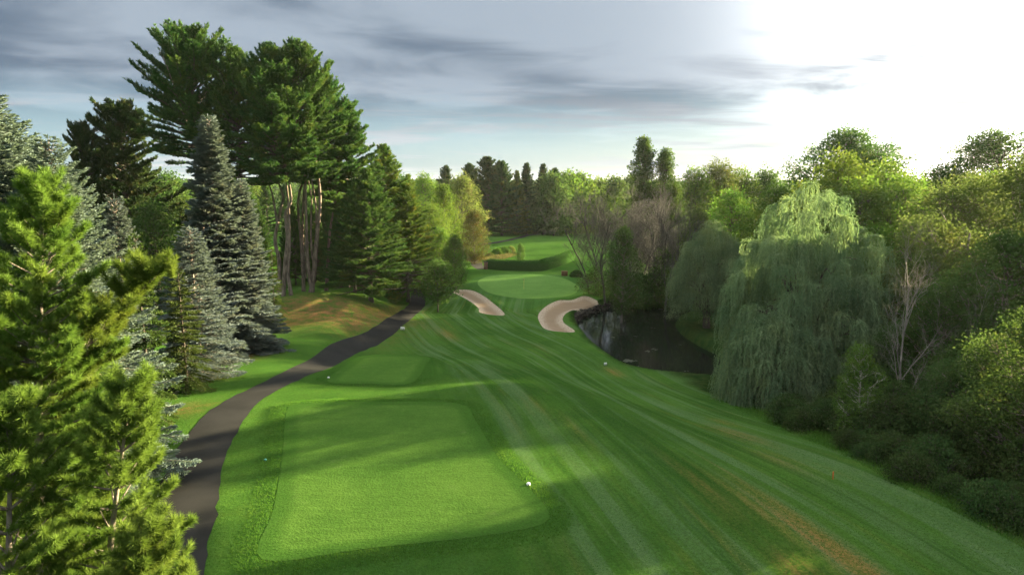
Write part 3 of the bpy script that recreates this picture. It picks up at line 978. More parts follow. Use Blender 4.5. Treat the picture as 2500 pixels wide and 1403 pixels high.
def pine(seed, H, R, z0, n_br=150, lean=(0, 0), prof=None, K=10, L=0.5, W=0.11, top_el=1.2, low_el=0.02, path=None, trunk_r=None, tr_k=9, step=0.38, trunk=True):
    """mature white pine: tiers of branches that carry plumes of needles"""
    rng = np.random.default_rng(seed)
    c, t = Geo(), Geo()
    lean = np.array([*lean, 0.0])
    ax = lambda z: lean * smooth(z / H) if path is None else np.array([np.interp(z, path[:, 2], path[:, 0]), np.interp(z, path[:, 2], path[:, 1]), 0])
    zz = np.linspace(-0.4, H * 0.96, 16)
    tr = trunk_r or H * 0.014
    if trunk:
        pts = np.array([ax(max(q, 0)) + np.array([rng.normal(0, 0.05), rng.normal(0, 0.05), q]) for q in zz])
        rad = np.interp(zz, [-0.4, 0.8, H * 0.6, H], [tr * 1.5, tr, tr * 0.62, 0.04])
        t.tube(pts, rad, tr_k)
    prof = prof or (lambda u: (0.62 + 0.38 * math.sin(math.pi * min(1, u * 1.15 + 0.1))) * (1 - u ** 3.0) + 0.06)
    for b in range(n_br):
        u = (b + rng.uniform(0, 1)) / n_br
        z = z0 + (H - z0) * u
        az = b * 2.399 + rng.normal(0, 0.35)
        l = R * prof(u) * rng.uniform(0.62, 1.12)
        el = low_el + (top_el - low_el) * u ** 1.25 + rng.normal(0, 0.12)
        n = max(4, int(l / step))
        s = np.linspace(0, 1, n)
        ca, sa = math.cos(az), math.sin(az)
        r = s * l * math.cos(el)
        dz = s * l * math.sin(el) + 0.14 * l * s ** 2 - 0.07 * l * s
        bend = rng.normal(0, 0.12) * l * s ** 2
        pts = ax(z) + np.column_stack([r * ca - bend * sa, r * sa + bend * ca, z + dz])
        t.tube(pts, np.linspace(0.10, 0.02, n) * (l / 6 + 0.3), 4, cap=False)
        m = s > 0.30
        pp, ss = pts[m], s[m]
        D = unit(np.gradient(pts, axis=0))[m]
        side = np.array([-sa, ca, 0.0])
        base_t = rng.uniform(0.15, 0.75)
        Ps, Ds = [pp], [unit(D + np.array([0, 0, 0.35]))]
        for sg in (-1, 1):
            tw = np.clip(l * 0.34 * (1.25 - ss), 0.35, 2.2) * rng.uniform(0.6, 1.2, len(pp))
            dr = unit(D * 0.75 + sg * side * rng.uniform(0.55, 0.95, (len(pp), 1)) + np.array([0, 0, 0.16]) + rng.normal(0, 0.10, (len(pp), 3)))
            for f in (0.4, 0.7, 1.0):
                use = tw * f > 0.2
                Ps.append((pp + dr * (tw * f)[:, None] + rng.normal(0, 0.06, (len(pp), 3)))[use])
                Ds.append(unit(dr + np.array([0, 0, 0.40]) + rng.normal(0, 0.2, (len(pp), 3)))[use])
        P, D2 = np.concatenate(Ps), np.concatenate(Ds)
        needle_tufts(c, P, D2, K, L, W, 0.42, rng, np.full(len(P), base_t) + rng.normal(0, 0.12, len(P)), 0.15)
    return c, t


def young_pine(seed, H, R, z0, lean=(0, 0), whorl=0.55, K=64, L=0.185, W=0.0095, curve=1.6, dens=1.0):
    """young white pine close to the camera: long soft needles in brushes along every shoot"""
    rng = np.random.default_rng(seed)
    c, t = Geo(), Geo()
    lean = np.array([*lean, 0.0])
    ax = lambda z: lean * (max(z, 0) / H) ** curve
    zz = np.linspace(-0.5, H - 0.35, 14)
    t.tube(np.array([ax(q) + np.array([0, 0, q]) for q in zz]), np.linspace(H * 0.012 + 0.04, 0.02, 14), 8)
    shoots_p, shoots_d, shoots_t = [], [], []

    def shoot(p, d, tone, length=0.26):
        n = 3
        for q in range(n):
            shoots_p.append(p - d * length * q / n)
            shoots_d.append(d)
            shoots_t.append(tone - 0.08 * q)

    z = z0
    while z < H - 0.15:
        u = (z - z0) / (H - z0)
        nb = int(rng.integers(5, 7)) if u < 0.92 else 4
        ph = rng.uniform(0, 6.28)
        for b in range(nb):
            az = ph + b * 6.283 / nb + rng.normal(0, 0.2)
            l = R * ((1 - u) ** 0.75) * rng.uniform(0.55, 1.3) + 0.35
            el = np.interp(u, [0, 0.5, 0.85, 1], [0.05, 0.28, 0.65, 1.0]) + rng.normal(0, 0.08)
            n = max(4, int(l / 0.19))
            s = np.linspace(0, 1, n)
            ca, sa = math.cos(az), math.sin(az)
            r = s * l * math.cos(el)
            dz = s * l * math.sin(el) + 0.16 * l * s ** 2 - 0.06 * l * s
            pts = ax(z) + np.column_stack([r * ca, r * sa, z + dz])
            t.tube(pts, np.linspace(0.03, 0.008, n) * (0.6 + l / 4), 4, cap=False)
            D = unit(np.gradient(pts, axis=0))
            side = np.array([-sa, ca, 0.0])
            btone = rng.uniform(0.25, 0.75)
            shoot(pts[-1], unit(D[-1] + np.array([0, 0, 0.3])), btone + 0.2, 0.3)
            for i in range(1, n):
                if s[i] < 0.22:
                    continue
                for sg in (-1, 1):
                    if rng.uniform() > 0.93 * dens:
                        continue
                    tw = np.clip(l * 0.34 * (1.2 - s[i]), 0.18, 1.1) * rng.uniform(0.7, 1.2)
                    dr = unit(D[i] * 0.8 + sg * side * rng.uniform(0.5, 0.9) + np.array([0, 0, 0.12]) + rng.normal(0, 0.1, 3))
                    k = max(1, int(tw / 0.26))
                    for q in range(k):
                        p = pts[i] + dr * tw * (q + 1) / k + np.array([0, 0, 0.10 * tw * ((q + 1) / k) ** 2])
                        sd = np.cross(dr, [0, 0, 1])
                        d2 = unit(dr + sd * rng.normal(0, 0.45) + np.array([0, 0, 0.45]))
                        shoot(p, d2, btone + rng.normal(0.05, 0.12), 0.24)
        z += whorl * rng.uniform(0.75, 1.2) * (1 if u < 0.8 else 0.7)
    top = ax(H) + np.array([0, 0, H])
    for q in range(5):
        a = q * 1.257
        shoot(top + np.array([math.cos(a) * 0.1, math.sin(a) * 0.1, -0.1 if q else 0.1]), unit(np.array([math.cos(a) * 0.35, math.sin(a) * 0.35, 1.0])), 0.9, 0.34)
    P, D, T = np.array(shoots_p), np.array(shoots_d), np.array(shoots_t)
    n = len(P)
    B = np.repeat(P, K, 0) - np.repeat(D, K, 0) * rng.uniform(0, 0.09, (n * K, 1))
    A = unit(np.repeat(D, K, 0) * 0.75 + unit(rng.normal(size=(n * K, 3))) * 0.75)
    c.kites(B, A, L * rng.uniform(0.7, 1.2, n * K), W, np.clip(np.repeat(T, K) + rng.normal(0, 0.12, n * K), 0, 1), rng, mid=0.35)
    return c, t


def broadleaf(seed, H, R, zb, n=70, rc=None, per=150, ls=0.3, lobes=None, p_a=0.75, p_b=0.55, core=0.35, trunk_r=None, squash=0.75, fill=0.0, twigs=True):
    """crown of leaf clumps on limbs; lobes = [(dx, dy, H, R, zb)] for crowns with several heads"""
    rng = np.random.default_rng(seed)
    c, t = Geo(), Geo()
    lobes = lobes or [(0, 0, H, R, zb)]
    tr = trunk_r or H * 0.014
    tot = sum(l[3] * (l[2] - l[4]) for l in lobes)
    for dx, dy, h, r_, z_b in lobes:
        base = np.array([0, 0, -0.4])
        topp = np.array([dx, dy, z_b + (h - z_b) * 0.78])
        ax = wobble_path(base, topp, 9, H * 0.007, rng)
        if z_b > 1:
            ax[1:3, :2] *= 0.5
        t.tube(ax, np.interp(np.linspace(0, 1, 9), [0, 0.1, 1], [tr * 1.35, tr, tr * 0.22]), 8)
        m = max(6, int(n * r_ * (h - z_b) / tot))
        for i in range(m):
            u = (i + rng.uniform()) / m
            u = 1 - (1 - u) ** 1.0
            pr = math.sin(math.pi * min(max(u, 0.02) ** p_a, 0.985)) ** p_b
            az = i * 2.399 + rng.normal(0, 0.4)
            rr = r_ * pr * (core + (1 - core) * math.sqrt(rng.uniform())) * rng.uniform(0.78, 1.22)
            cr = (rc or r_ * 0.30) * rng.uniform(0.5, 1.35)
            rr = max(0.0, rr - cr * 0.35)
            ctr = np.array([dx + rr * math.cos(az), dy + rr * math.sin(az), z_b + (h - z_b) * u - cr * 0.3])
            if twigs:
                zt = max(z_b * 0.7, ctr[2] - rr * rng.uniform(0.5, 0.9))
                zt = min(zt, topp[2])
                p0 = np.array([np.interp(zt, ax[:, 2], ax[:, 0]), np.interp(zt, ax[:, 2], ax[:, 1]), zt])
                mid = (p0 + ctr) / 2 + np.array([0, 0, -0.08 * rr]) + rng.normal(0, 0.06 * r_, 3)
                t.tube(spline([p0, mid, ctr], 3), np.linspace(tr * 0.34, 0.02, 7), 4, cap=False)
                for q in range(3):
                    tip = ctr + unit(rng.normal(size=3) + np.array([0, 0, 0.4])) * cr * 0.8
                    t.tube(np.array([mid * 0.35 + ctr * 0.65, (ctr + tip) / 2 + rng.normal(0, 0.05 * cr, 3), tip]), [tr * 0.10 + 0.012, 0.018, 0.008], 3, cap=False)
            k = int(per * (cr / (rc or r_ * 0.30)) ** 2 * rng.uniform(0.75, 1.2))
            d = unit(rng.normal(size=(k, 3)) + np.array([0, 0, 0.25]))
            # a clump is itself a handful of sprays
            rad = cr * (0.45 + 0.55 * rng.uniform(size=k) ** 0.6) + np.abs(rng.normal(0, 0.16 * cr, k))
            lump = 1 + 0.28 * np.sin(d[:, 0] * 5 + rng.uniform(0, 6)) * np.sin(d[:, 1] * 5 + rng.uniform(0, 6)) + 0.18 * np.sin(d[:, 2] * 7 + rng.uniform(0, 6))
            B = ctr + d * (rad * lump)[:, None] * np.array([1, 1, squash])
            A = unit(d * 0.6 + rng.normal(0, 0.6, (k, 3)) + np.array([0, 0, -0.15]))
            tone = np.clip(rng.uniform(0.2, 0.8) + rng.normal(0, 0.2, k), 0, 1)
            c.kites(B, A, ls * rng.uniform(0.7, 1.3, k), ls * 0.62 * rng.uniform(0.7, 1.2, k), tone, rng, up=0.35, mid=0.5)
    return c, t


def willow(seed, H, R, mops=210, strands=22, zmin=0.7, lobes=None, leaf=0.30, drop=0.85, W=0.065, flat=2.3, seg=0.15):
    rng = np.random.default_rng(seed)
    c, t = Geo(), Geo()
    lobes = lobes or [(0, 0, H, R)]
    tr = H * 0.028
    t.tube(wobble_path((0, 0, -0.4), (0, 0, H * 0.3), 6, 0.08, rng), np.linspace(tr * 1.5, tr * 0.9, 6), 10)
    tot = sum(l[3] ** 1.5 for l in lobes)
    for dx, dy, h, r_ in lobes:
        m = int(mops * r_ ** 1.5 / tot)
        for i in range(m):
            u = 0.16 + 0.84 * (i + rng.uniform()) / m
            pr = (1 - u ** flat) ** 0.48 * (1.0 if u > 0.3 else 0.94)
            az = i * 2.399 + rng.normal(0, 0.3)
            lump = 1 + 0.08 * math.sin(3 * az + 7 * u + seed) + 0.07 * math.sin(5 * az - 11 * u)
            rr = r_ * pr * (0.60 + 0.40 * rng.uniform() ** 0.5) * lump
            ctr = np.array([dx + rr * math.cos(az), dy + rr * math.sin(az), h * u * rng.uniform(0.96, 1.03)])
            zt = h * np.clip(u * 0.55, 0.1, 0.6)
            p0 = np.array([dx * 0.3 * zt / h, dy * 0.3 * zt / h, zt])
            mid = p0 * 0.5 + ctr * 0.5 + np.array([0, 0, 0.10 * h])
            if i % 3 == 0 and u < 0.8:
                t.tube(spline([p0, mid, ctr * np.array([0.8, 0.8, 0.93])], 4), np.linspace(tr * 0.28, 0.03, 9), 4, cap=False)
            out = np.array([math.cos(az), math.sin(az), 0])
            tone0 = rng.uniform(0.1, 0.95)
            length = np.clip(rng.uniform(1.2, 3.2, strands) * drop * (0.75 + 0.5 * (1 - u)), 0.5, max(0.6, ctr[2] - zmin))
            a = rng.uniform(0, 6.283, strands)
            o = unit(np.column_stack([np.cos(a), np.sin(a), np.zeros(strands)]) + out * 0.8)
            reach = rng.uniform(0.35, 1.45, strands)
            n = int(max(length) / seg)
            s = np.linspace(0, 1, n)[None, :, None]
            pos = ctr + rng.normal(0, 0.13, (strands, 1, 3)) + o[:, None] * (reach[:, None, None] * (1 - np.exp(-3.2 * s)))
            pos = pos + np.array([0, 0, 1.0]) * (0.35 * np.sin(np.clip(s * 5, 0, math.pi)) * reach[:, None, None] * 0.5 - length[:, None, None] * s ** 1.35)
            pos = pos + np.cumsum(rng.normal(0, 0.012, pos.shape), 1)
            Tn = unit(np.gradient(pos, axis=1)).reshape(-1, 3)
            B = pos.reshape(-1, 3)
            A = unit(Tn + rng.normal(0, 0.26, Tn.shape))
            tone = np.clip(tone0 + np.repeat(rng.normal(0, 0.14, strands), n) + rng.normal(0, 0.10, strands * n), 0, 1)
            c.kites(B, A, leaf * rng.uniform(0.75, 1.25, len(B)), W, tone, rng, mid=0.45)
    return c, t


def bare(seed, H, spread=0.5, r=None, depth=4, nb=3, first=0.35, lean=(0, 0), minr=0.012, up=0.35, kids=None):
    """leafless tree grown by branching"""
    rng = np.random.default_rng(seed)
    t = Geo()
    r = r or H * 0.012

    def grow(p, d, l, rad, lev):
        n = 6 if lev == 0 else 4
        pts = [p]
        dd = d.copy()
        for i in range(n):
            dd = unit(dd + rng.normal(0, 0.10 + 0.03 * lev, 3) + np.array([0, 0, up * 0.12]))
            pts.append(pts[-1] + dd * l / n)
        pts = np.array(pts)
        t.tube(pts, np.linspace(rad, max(rad * 0.45, minr * 0.5), n + 1), 7 if lev == 0 else (4 if lev < 2 else 3), rng.uniform(0.2, 0.8), cap=False)
        if lev >= depth:
            return
        k = (kids or [7, 5, 4, 3, 3])[lev]
        for i in range(k):
            f = first + (1 - first) * (i + rng.uniform(0.2, 1)) / k if lev == 0 else 0.2 + 0.8 * (i + rng.uniform(0, 1)) / k
            j = min(n - 1, int(f * n))
            q = pts[j] + (pts[j + 1] - pts[j]) * (f * n - j)
            ang = rng.uniform(0.5, 0.95) * (1 if lev else 1.0) * (0.6 + spread)
            axx = unit(np.cross(dd, rng.normal(size=3)))
            nd = unit(dd * math.cos(ang) + axx * math.sin(ang) + np.array([0, 0, up * 0.5]))
            grow(q, nd, l * rng.uniform(0.36, 0.60) * (1.15 - 0.5 * f if lev == 0 else 1), max(rad * 0.45, minr), lev + 1)

    grow(np.array([0, 0, -0.3]), unit(np.array([lean[0], lean[1], 1.0])), H * 0.86, r, 0)
    return t


# ------------------------------------------------------------------ placing trees
CACHE = {}
RNGC = np.random.default_rng(99)


def xform(V, loc, rz, sc):
    c_, s_ = math.cos(rz), math.sin(rz)
    sc = np.broadcast_to(sc, (3,))
    W = V * sc
    return np.column_stack([W[:, 0] * c_ - W[:, 1] * s_, W[:, 0] * s_ + W[:, 1] * c_, W[:, 2]]) + np.asarray(loc)


def put_tree(name, key, maker, loc, rz, sc, lmat, bmat, label, cat, group=None, clear=False, extra=None):
    """one tree = an Empty with trunk and crown; meshes are shared between trees of one key unless sun gaps are cut"""
    root = link(name, None, None, loc, rz, sc)
    root.empty_display_size = 0.5
    tag(root, label, cat, group)
    if key not in CACHE:
        CACHE[key] = {'geo': maker()}
    cc = CACHE[key]
    c, t = cc['geo']
    if clear and c is not None and c.n:
        V = np.concatenate(c.v)
        Tn = np.concatenate(c.t)
        Wc = xform(V.reshape(-1, 4, 3).mean(1), loc, rz, sc)
        k = ~keep_clear(Wc, RNGC)
        V = V.reshape(-1, 4, 3)[k].reshape(-1, 3)
        Tn = Tn.reshape(-1, 4)[k].ravel()
        me = mesh_np('crown', V, [np.arange(len(V)).reshape(-1, 4)], lmat, Tn)
        link('crown', me, root)
    elif c is not None and c.n:
        kk = ('crown', lmat.name)
        if kk not in cc:
            cc[kk] = c.mesh('crown', lmat)
        link('crown', cc[kk], root)
    kk = ('trunk', bmat.name)
    if clear and t is not None and t.n:
        # limbs that would cross the gap are left off too
        off = np.concatenate([[0], np.cumsum([len(v) for v in t.v])])
        hit = keep_clear(xform(np.concatenate(t.v), loc, rz, sc), RNGC, 0.05)
        drop = np.add.reduceat(hit.astype(int), off[:-1]) > 0
        drop &= np.array([i > 0 and len(v) < 60 for i, v in enumerate(t.v)])
        g = Geo()
        new = np.zeros(len(t.v), int)
        for i, v in enumerate(t.v):
            if not drop[i]:
                new[i] = g.n
                g.v.append(v); g.t.append(t.t[i]); g.n += len(v)
        for f in t.f:
            i = int(np.searchsorted(off, f.min(), 'right') - 1)
            if not drop[i]:
                g.f.append(f - off[i] + new[i])
        link('trunk', g.mesh('trunk', bmat, True), root)
    elif t is not None and t.n:
        if kk not in cc:
            cc[kk] = t.mesh('trunk', bmat, True)
        link('trunk', cc[kk], root)
    return root


# (name, key, maker, nominal height) library
LIB = {
    'spruceA': (lambda: spruce(11, 20, 6.2, 0.5, 1.35, Lb=0.24, Wb=0.075), 20.0),
    'spruceB': (lambda: spruce(12, 18, 7.0, 0.5, 1.35, ragged=0.16, Lb=0.24, Wb=0.075), 18.0),
    'spruceM': (lambda: spruce(13, 21, 4.3, 0.8, 1.1, Lb=0.36, Wb=0.11, tiers=0.34), 21.0),
    'spruceS': (lambda: spruce(14, 12, 3.1, 0.4, 1.25, Lb=0.24, Wb=0.08), 12.0),
    'spruceG': (lambda: spruce(15, 12, 3.4, 1.4, 0.75, droop=-0.1, ragged=0.25, Lb=0.30, Wb=0.09, tiers=0.5), 12.0),
    'spruceF': (lambda: spruce(16, 26, 6.0, 0.8, 0.55, ragged=0.3, Lb=0.75, Wb=0.22, tiers=0.7), 26.0),
    'pineA': (lambda: pine(21, 38, 8.5, 17, 130), 38.0),
    'pineB': (lambda: pine(22, 34, 8.0, 14, 120), 34.0),
    'pineLow': (lambda: pine(23, 26, 8.2, 2.6, 230, prof=lambda u: (1 - u) ** 0.75 * 0.95 + 0.05, low_el=-0.05, top_el=0.9), 26.0),
    'pineFar': (lambda: pine(24, 30, 7.6, 1.5, 190, prof=lambda u: (1 - u ** 2.3) ** 0.8 * 0.95 + 0.08, K=8, L=0.9, W=0.2, step=0.9, low_el=-0.08, top_el=0.9), 30.0),
    'pineFar2': (lambda: pine(25, 30, 6.5, 1.0, 190, prof=lambda u: (1 - u) ** 0.8 * 0.95 + 0.05, K=7, L=0.9, W=0.2, step=0.9, low_el=-0.12, top_el=0.8), 30.0),
    'larch': (lambda: pine(26, 26, 9.0, 6, 210, prof=lambda u: (1 - u ** 2) ** 0.7 * (0.8 + 0.2 * math.sin(9 * u)) + 0.08, K=9, L=0.5, W=0.12, low_el=0.05, top_el=0.6), 26.0),
    'leafA': (lambda: broadleaf(31, 16, 5.0, 2.5, 85, per=190, ls=0.32), 16.0),
    'leafB': (lambda: broadleaf(32, 14, 5.5, 1.2, 90, per=190, ls=0.30, p_a=0.6), 14.0),
    'leafC': (lambda: broadleaf(33, 18, 6.0, 2.0, 95, per=200, ls=0.34, p_a=0.9), 18.0),
    'leafTall': (lambda: broadleaf(34, 22, 4.2, 4.0, 85, per=190, ls=0.34, p_a=0.8), 22.0),
    'leafFar': (lambda: broadleaf(35, 18, 7.0, 1.0, 70, per=110, ls=0.75, twigs=False), 18.0),
    'leafFar2': (lambda: broadleaf(36, 16, 6.5, 0.8, 60, per=110, ls=0.75, p_a=0.6, twigs=False), 16.0),
    'leafSmall': (lambda: broadleaf(37, 6.0, 2.3, 1.9, 36, per=130, ls=0.22, rc=0.75), 6.0),
    'shrubA': (lambda: broadleaf(38, 3.0, 2.0, 0.15, 32, per=170, ls=0.17, p_a=0.6, rc=0.7), 3.0),
    'shrubB': (lambda: broadleaf(39, 4.5, 2.2, 0.2, 40, per=170, ls=0.18, p_a=0.7, rc=0.75), 4.5),
    'shrubC': (lambda: broadleaf(40, 2.2, 1.7, 0.1, 26, per=150, ls=0.16, p_a=0.55, rc=0.6), 2.2),
    'saplingA': (lambda: broadleaf(41, 9, 2.6, 1.2, 50, per=150, ls=0.20, rc=0.75, p_a=0.6), 9.0),
    'nearA': (lambda: broadleaf(42, 17, 6.2, 1.0, 150, per=330, ls=0.22, rc=1.35, p_a=0.85), 17.0),
    'nearB': (lambda: broadleaf(43, 15, 5.6, 0.8, 140, per=330, ls=0.21, rc=1.25, p_a=0.7), 15.0),
    'bigA': (lambda: broadleaf(44, 30, 10.5, 7, 130, per=260, ls=0.42, rc=2.0, p_a=0.75, core=0.25), 30.0),
    'bigB': (lambda: broadleaf(45, 28, 11.5, 5, 130, per=260, ls=0.42, rc=2.1, p_a=0.8, core=0.25), 28.0),
    'poplar': (lambda: broadleaf(46, 25, 3.2, 8, 260, per=170, ls=0.40, rc=0.95, core=0.1, lobes=[(-2.0, 0, 25, 3.0, 3), (2.5, 0.5, 22.8, 3.1, 3), (0.3, 0, 15, 4.6, 2)], p_a=0.62), 25.0),
    'willowBig': (lambda: willow(51, 19, 8.4, 330, 38, 0.5, lobes=[(0, 0, 19.0, 7.0), (-3.6, -1.2, 15.5, 5.6), (4.2, -0.6, 15.6, 4.8), (-1.0, 2.5, 17, 6), (1.5, -3.0, 12.5, 5.2)]), 19.0),
    'willowSmall': (lambda: willow(52, 14, 5.4, 240, 24, 3.4, lobes=[(0, 0, 14, 4.6), (-2.6, -0.6, 11.5, 3.6), (2.4, -0.4, 12.2, 3.8)]), 14.0),
    'willowLobe': (lambda: willow(53, 8.2, 4.0, 120, 26, 0.3), 8.2),
    'bareA': (lambda: (None, bare(61, 14, 0.35, depth=4, first=0.15, kids=[12, 6, 5, 4], minr=0.014)), 14.0),
    'bareB': (lambda: (None, bare(62, 12, 0.30, depth=4, first=0.10, kids=[12, 6, 5, 4], minr=0.014)), 12.0),
    'deadPale': (lambda: (None, bare(63, 13, 0.30, r=0.125, depth=4, first=0.15, kids=[10, 5, 4, 3], lean=(-0.20, 0.0), minr=0.010, up=0.25)), 13.0),
}


def T(name, kind, px, D, top, lm, bm, label, cat='tree', w=None, rz=None, clear=False, group=None, yb=None):
    """tree of library kind whose trunk stands in picture column px at distance D and whose top reaches row top"""
    mk, h0 = LIB[kind]
    p = spot(px, D)
    H = top_z(top, D) - p[2]
    sc = H / h0
    r = random.Random(int(px * 7 + D * 13 + top))
    rz = r.uniform(0, 6.28) if rz is None else rz
    s = (sc * (w or 1), sc * (w or 1), sc)
    return put_tree(name, kind, mk, tuple(p), rz, s, M[lm], M[bm], label, cat, group, clear and D < 140)


# --- foreground left: young white pines
def fg_pine(seed, px, D, top, R, lean, label, zbase=None, whorl=0.46, z0=None, dens=1.0, mat='pine_fg', curve=1.6):
    tipx = (px - 1250) / F * (D * cp + (CAM_Z - top_z(top, D)) * sp)
    zt = top_z(top, D)
    bx, by = tipx - lean[0], D - lean[1]
    zb = hz(bx, by)
    H = zt - zb
    put_tree('pine_tree', 'fg%d' % seed, lambda: young_pine(seed, H, R, z0 if z0 is not None else H * 0.12, lean, whorl, dens=dens, curve=curve), (bx, by, zb), 0, 1.0, M[mat], M['bark'], label, 'pine tree')


fg_pine(101, 108, 16.5, 445, 3.1, (1.3, 0.2), 'bright yellow-green young pine at the left edge, tallest of the near pines')
fg_pine(102, 418, 17.0, 640, 1.9, (7.0, 0.4), 'bright green young pine leaning right, its tip beside the grey-green spruces', curve=2.2, z0=6.0)
fg_pine(103, 325, 13.6, 930, 1.9, (1.6, 0.2), 'young green pine with upright soft tip overhanging the cart path')
fg_pine(104, 360, 11.8, 1290, 1.7, (0.6, 0.2), 'lowest young green pine reaching over the near end of the cart path', whorl=0.42)
fg_pine(105, 30, 12.5, 985, 2.6, (0.9, 0.2), 'dense green young pine filling the bottom left corner')

# --- left: blue spruces
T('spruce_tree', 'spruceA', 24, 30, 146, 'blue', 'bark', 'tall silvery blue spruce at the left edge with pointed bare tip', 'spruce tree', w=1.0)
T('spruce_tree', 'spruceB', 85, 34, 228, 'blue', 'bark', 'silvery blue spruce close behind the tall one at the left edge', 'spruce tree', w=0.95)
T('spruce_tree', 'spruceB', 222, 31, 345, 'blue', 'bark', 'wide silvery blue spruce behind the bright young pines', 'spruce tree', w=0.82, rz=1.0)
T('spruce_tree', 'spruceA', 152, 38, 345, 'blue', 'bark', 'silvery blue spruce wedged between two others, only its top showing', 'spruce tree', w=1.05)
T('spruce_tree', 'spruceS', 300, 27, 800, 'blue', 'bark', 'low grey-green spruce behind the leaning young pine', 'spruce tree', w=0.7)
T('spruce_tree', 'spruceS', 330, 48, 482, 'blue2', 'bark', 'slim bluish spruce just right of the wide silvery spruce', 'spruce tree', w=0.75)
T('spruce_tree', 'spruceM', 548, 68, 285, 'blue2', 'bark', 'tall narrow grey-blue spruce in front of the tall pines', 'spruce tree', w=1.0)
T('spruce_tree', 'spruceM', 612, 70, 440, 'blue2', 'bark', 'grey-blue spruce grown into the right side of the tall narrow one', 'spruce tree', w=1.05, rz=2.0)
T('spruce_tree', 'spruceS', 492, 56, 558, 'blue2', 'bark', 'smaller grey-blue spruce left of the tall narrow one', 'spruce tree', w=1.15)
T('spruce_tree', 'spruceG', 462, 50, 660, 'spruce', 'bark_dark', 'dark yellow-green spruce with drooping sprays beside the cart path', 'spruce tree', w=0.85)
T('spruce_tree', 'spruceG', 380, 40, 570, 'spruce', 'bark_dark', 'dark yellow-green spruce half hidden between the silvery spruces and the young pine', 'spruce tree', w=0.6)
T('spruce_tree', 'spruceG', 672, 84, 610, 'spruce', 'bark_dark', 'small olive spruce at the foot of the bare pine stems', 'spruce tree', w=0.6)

# --- the tall pines on the mound: bare stems drawn from the ground up, crowns above
def stem_pts(D, px):
    return np.array([at_depth(a, b, D) for a, b in px])


def mound_pine(seed, D, base_px, stems, top, crown_px, R, z_lo, n_br, label, mat='pine', prof=None, rad=0.43):
    """stems: list of pixel polylines from the foot upward with radius factors"""
    p = spot(base_px, D)
    root = link('pine_tree', None, None, tuple(p))
    tag(root, label, 'pine tree')
    rng = np.random.default_rng(seed)
    H = top_z(top, D) - p[2]
    zc = top_z(z_lo, D) - p[2]
    g = Geo()
    cx = (crown_px - base_px) / F * D
    for k, (pts, rf) in enumerate(stems):
        q = stem_pts(D, pts) - p
        q[:, 1] += rng.normal(0, 0.35)
        q[0] = q[0] if k and pts[0][1] < 690 else np.array([q[0][0], 0, -0.4])
        end = q[-1]
        tgt = np.array([cx + rng.normal(0, R * 0.25), rng.normal(0, R * 0.3), end[2] + (H - end[2]) * rng.uniform(0.65, 0.9)])
        q = np.concatenate([q, [end * 0.55 + tgt * 0.45 + np.array([0, 0, 0.5])], [tgt]])
        sp_ = spline(q, 5)
        rr = np.interp(np.linspace(0, 1, len(sp_)), [0, 0.06, 0.45, 1], [1.3 if k == 0 else 1.0, 1.0, 0.68, 0.12]) * rad * rf
        g.tube(sp_, rr, 10, rng.uniform(0.3, 0.7))
        # knots and stubs of pruned limbs
        for i in range(7):
            j = int(rng.integers(4, max(6, int(len(sp_) * 0.5))))
            a = rng.uniform(0, 6.28)
            d = np.array([math.cos(a), math.sin(a), 0.25])
            g.tube(np.array([sp_[j] + d * rr[j] * 0.7, sp_[j] + d * (rr[j] + rng.uniform(0.08, 0.3))]), [0.10, 0.07], 5, 0.8)
    link('trunk', g.mesh('trunk', M['bark_pine'], True), root)
    path = np.array([[cx * 0.4, 0, 0], [cx, 0, zc], [cx, 0, H]])
    c, t = pine(seed, H, R, zc, n_br, path=path, prof=prof, trunk=False)
    link('crown', c.mesh('crown', M[mat]), root)
    link('branches', t.mesh('branches', M['bark_dark'], True), root)
    return root


full = lambda u: (0.80 + 0.20 * math.sin(math.pi * u)) * (1 - u ** 3.2) ** 0.9 + 0.05
mound_pine(201, 106, 490, [([(490, 700), (489, 560), (490, 420)], 0.8), ([(492, 690), (508, 560), (510, 430)], 0.6)], 82, 505, 8.6, 395, 188, 'tallest pine, standing left of the bare-stemmed group, crown of upright plumes', prof=lambda u: (0.72 + 0.3 * math.sin(math.pi * u * 0.9)) * (1 - u ** 4) + 0.05)
mound_pine(202, 104, 675, [([(680, 705), (678, 640), (668, 585), (682, 510), (684, 465)], 0.75), ([(679, 545), (671, 500), (662, 460)], 0.45)], 126, 606, 7.4, 450, 159, 'pine with crooked forked stem, leftmost of the bare-stemmed group', prof=full)
mound_pine(203, 100, 712, [([(712, 745), (709, 700), (704, 665), (708, 600), (704, 480)], 0.7), ([(690, 705), (698, 640), (703, 580), (699, 520), (712, 480)], 0.8)], 118, 690, 6.2, 450, 181, 'pine with two curved stems, nearest the grey-blue spruces', prof=full)
mound_pine(204, 103, 760, [([(760, 728), (765, 665), (772, 580), (780, 480)], 0.95), ([(762, 690), (753, 640), (750, 560), (748, 470)], 0.7), ([(766, 660), (757, 600), (757, 520), (756, 470)], 0.4), ([(768, 650), (772, 560), (766, 475)], 0.45)], 112, 745, 7.4, 440, 217, 'big pine forking into several straight bare stems on the mound', prof=full, mat='pine')
mound_pine(205, 110, 740, [([(741, 706), (740, 650), (735, 580), (731, 470)], 0.7), ([(744, 680), (738, 600), (740, 475)], 0.6)], 185, 815, 6.5, 470, 174, 'pine with two straight bare stems behind the forked one', prof=full)
mound_pine(206, 112, 800, [([(795, 692), (800, 640), (805, 560)], 0.7)], 255, 862, 6.2, 520, 159, 'pine on the right flank of the tall group, crown sloping down to the right', prof=lambda u: (1 - u ** 1.5) ** 0.8 * 0.95 + 0.05, mat='pine')

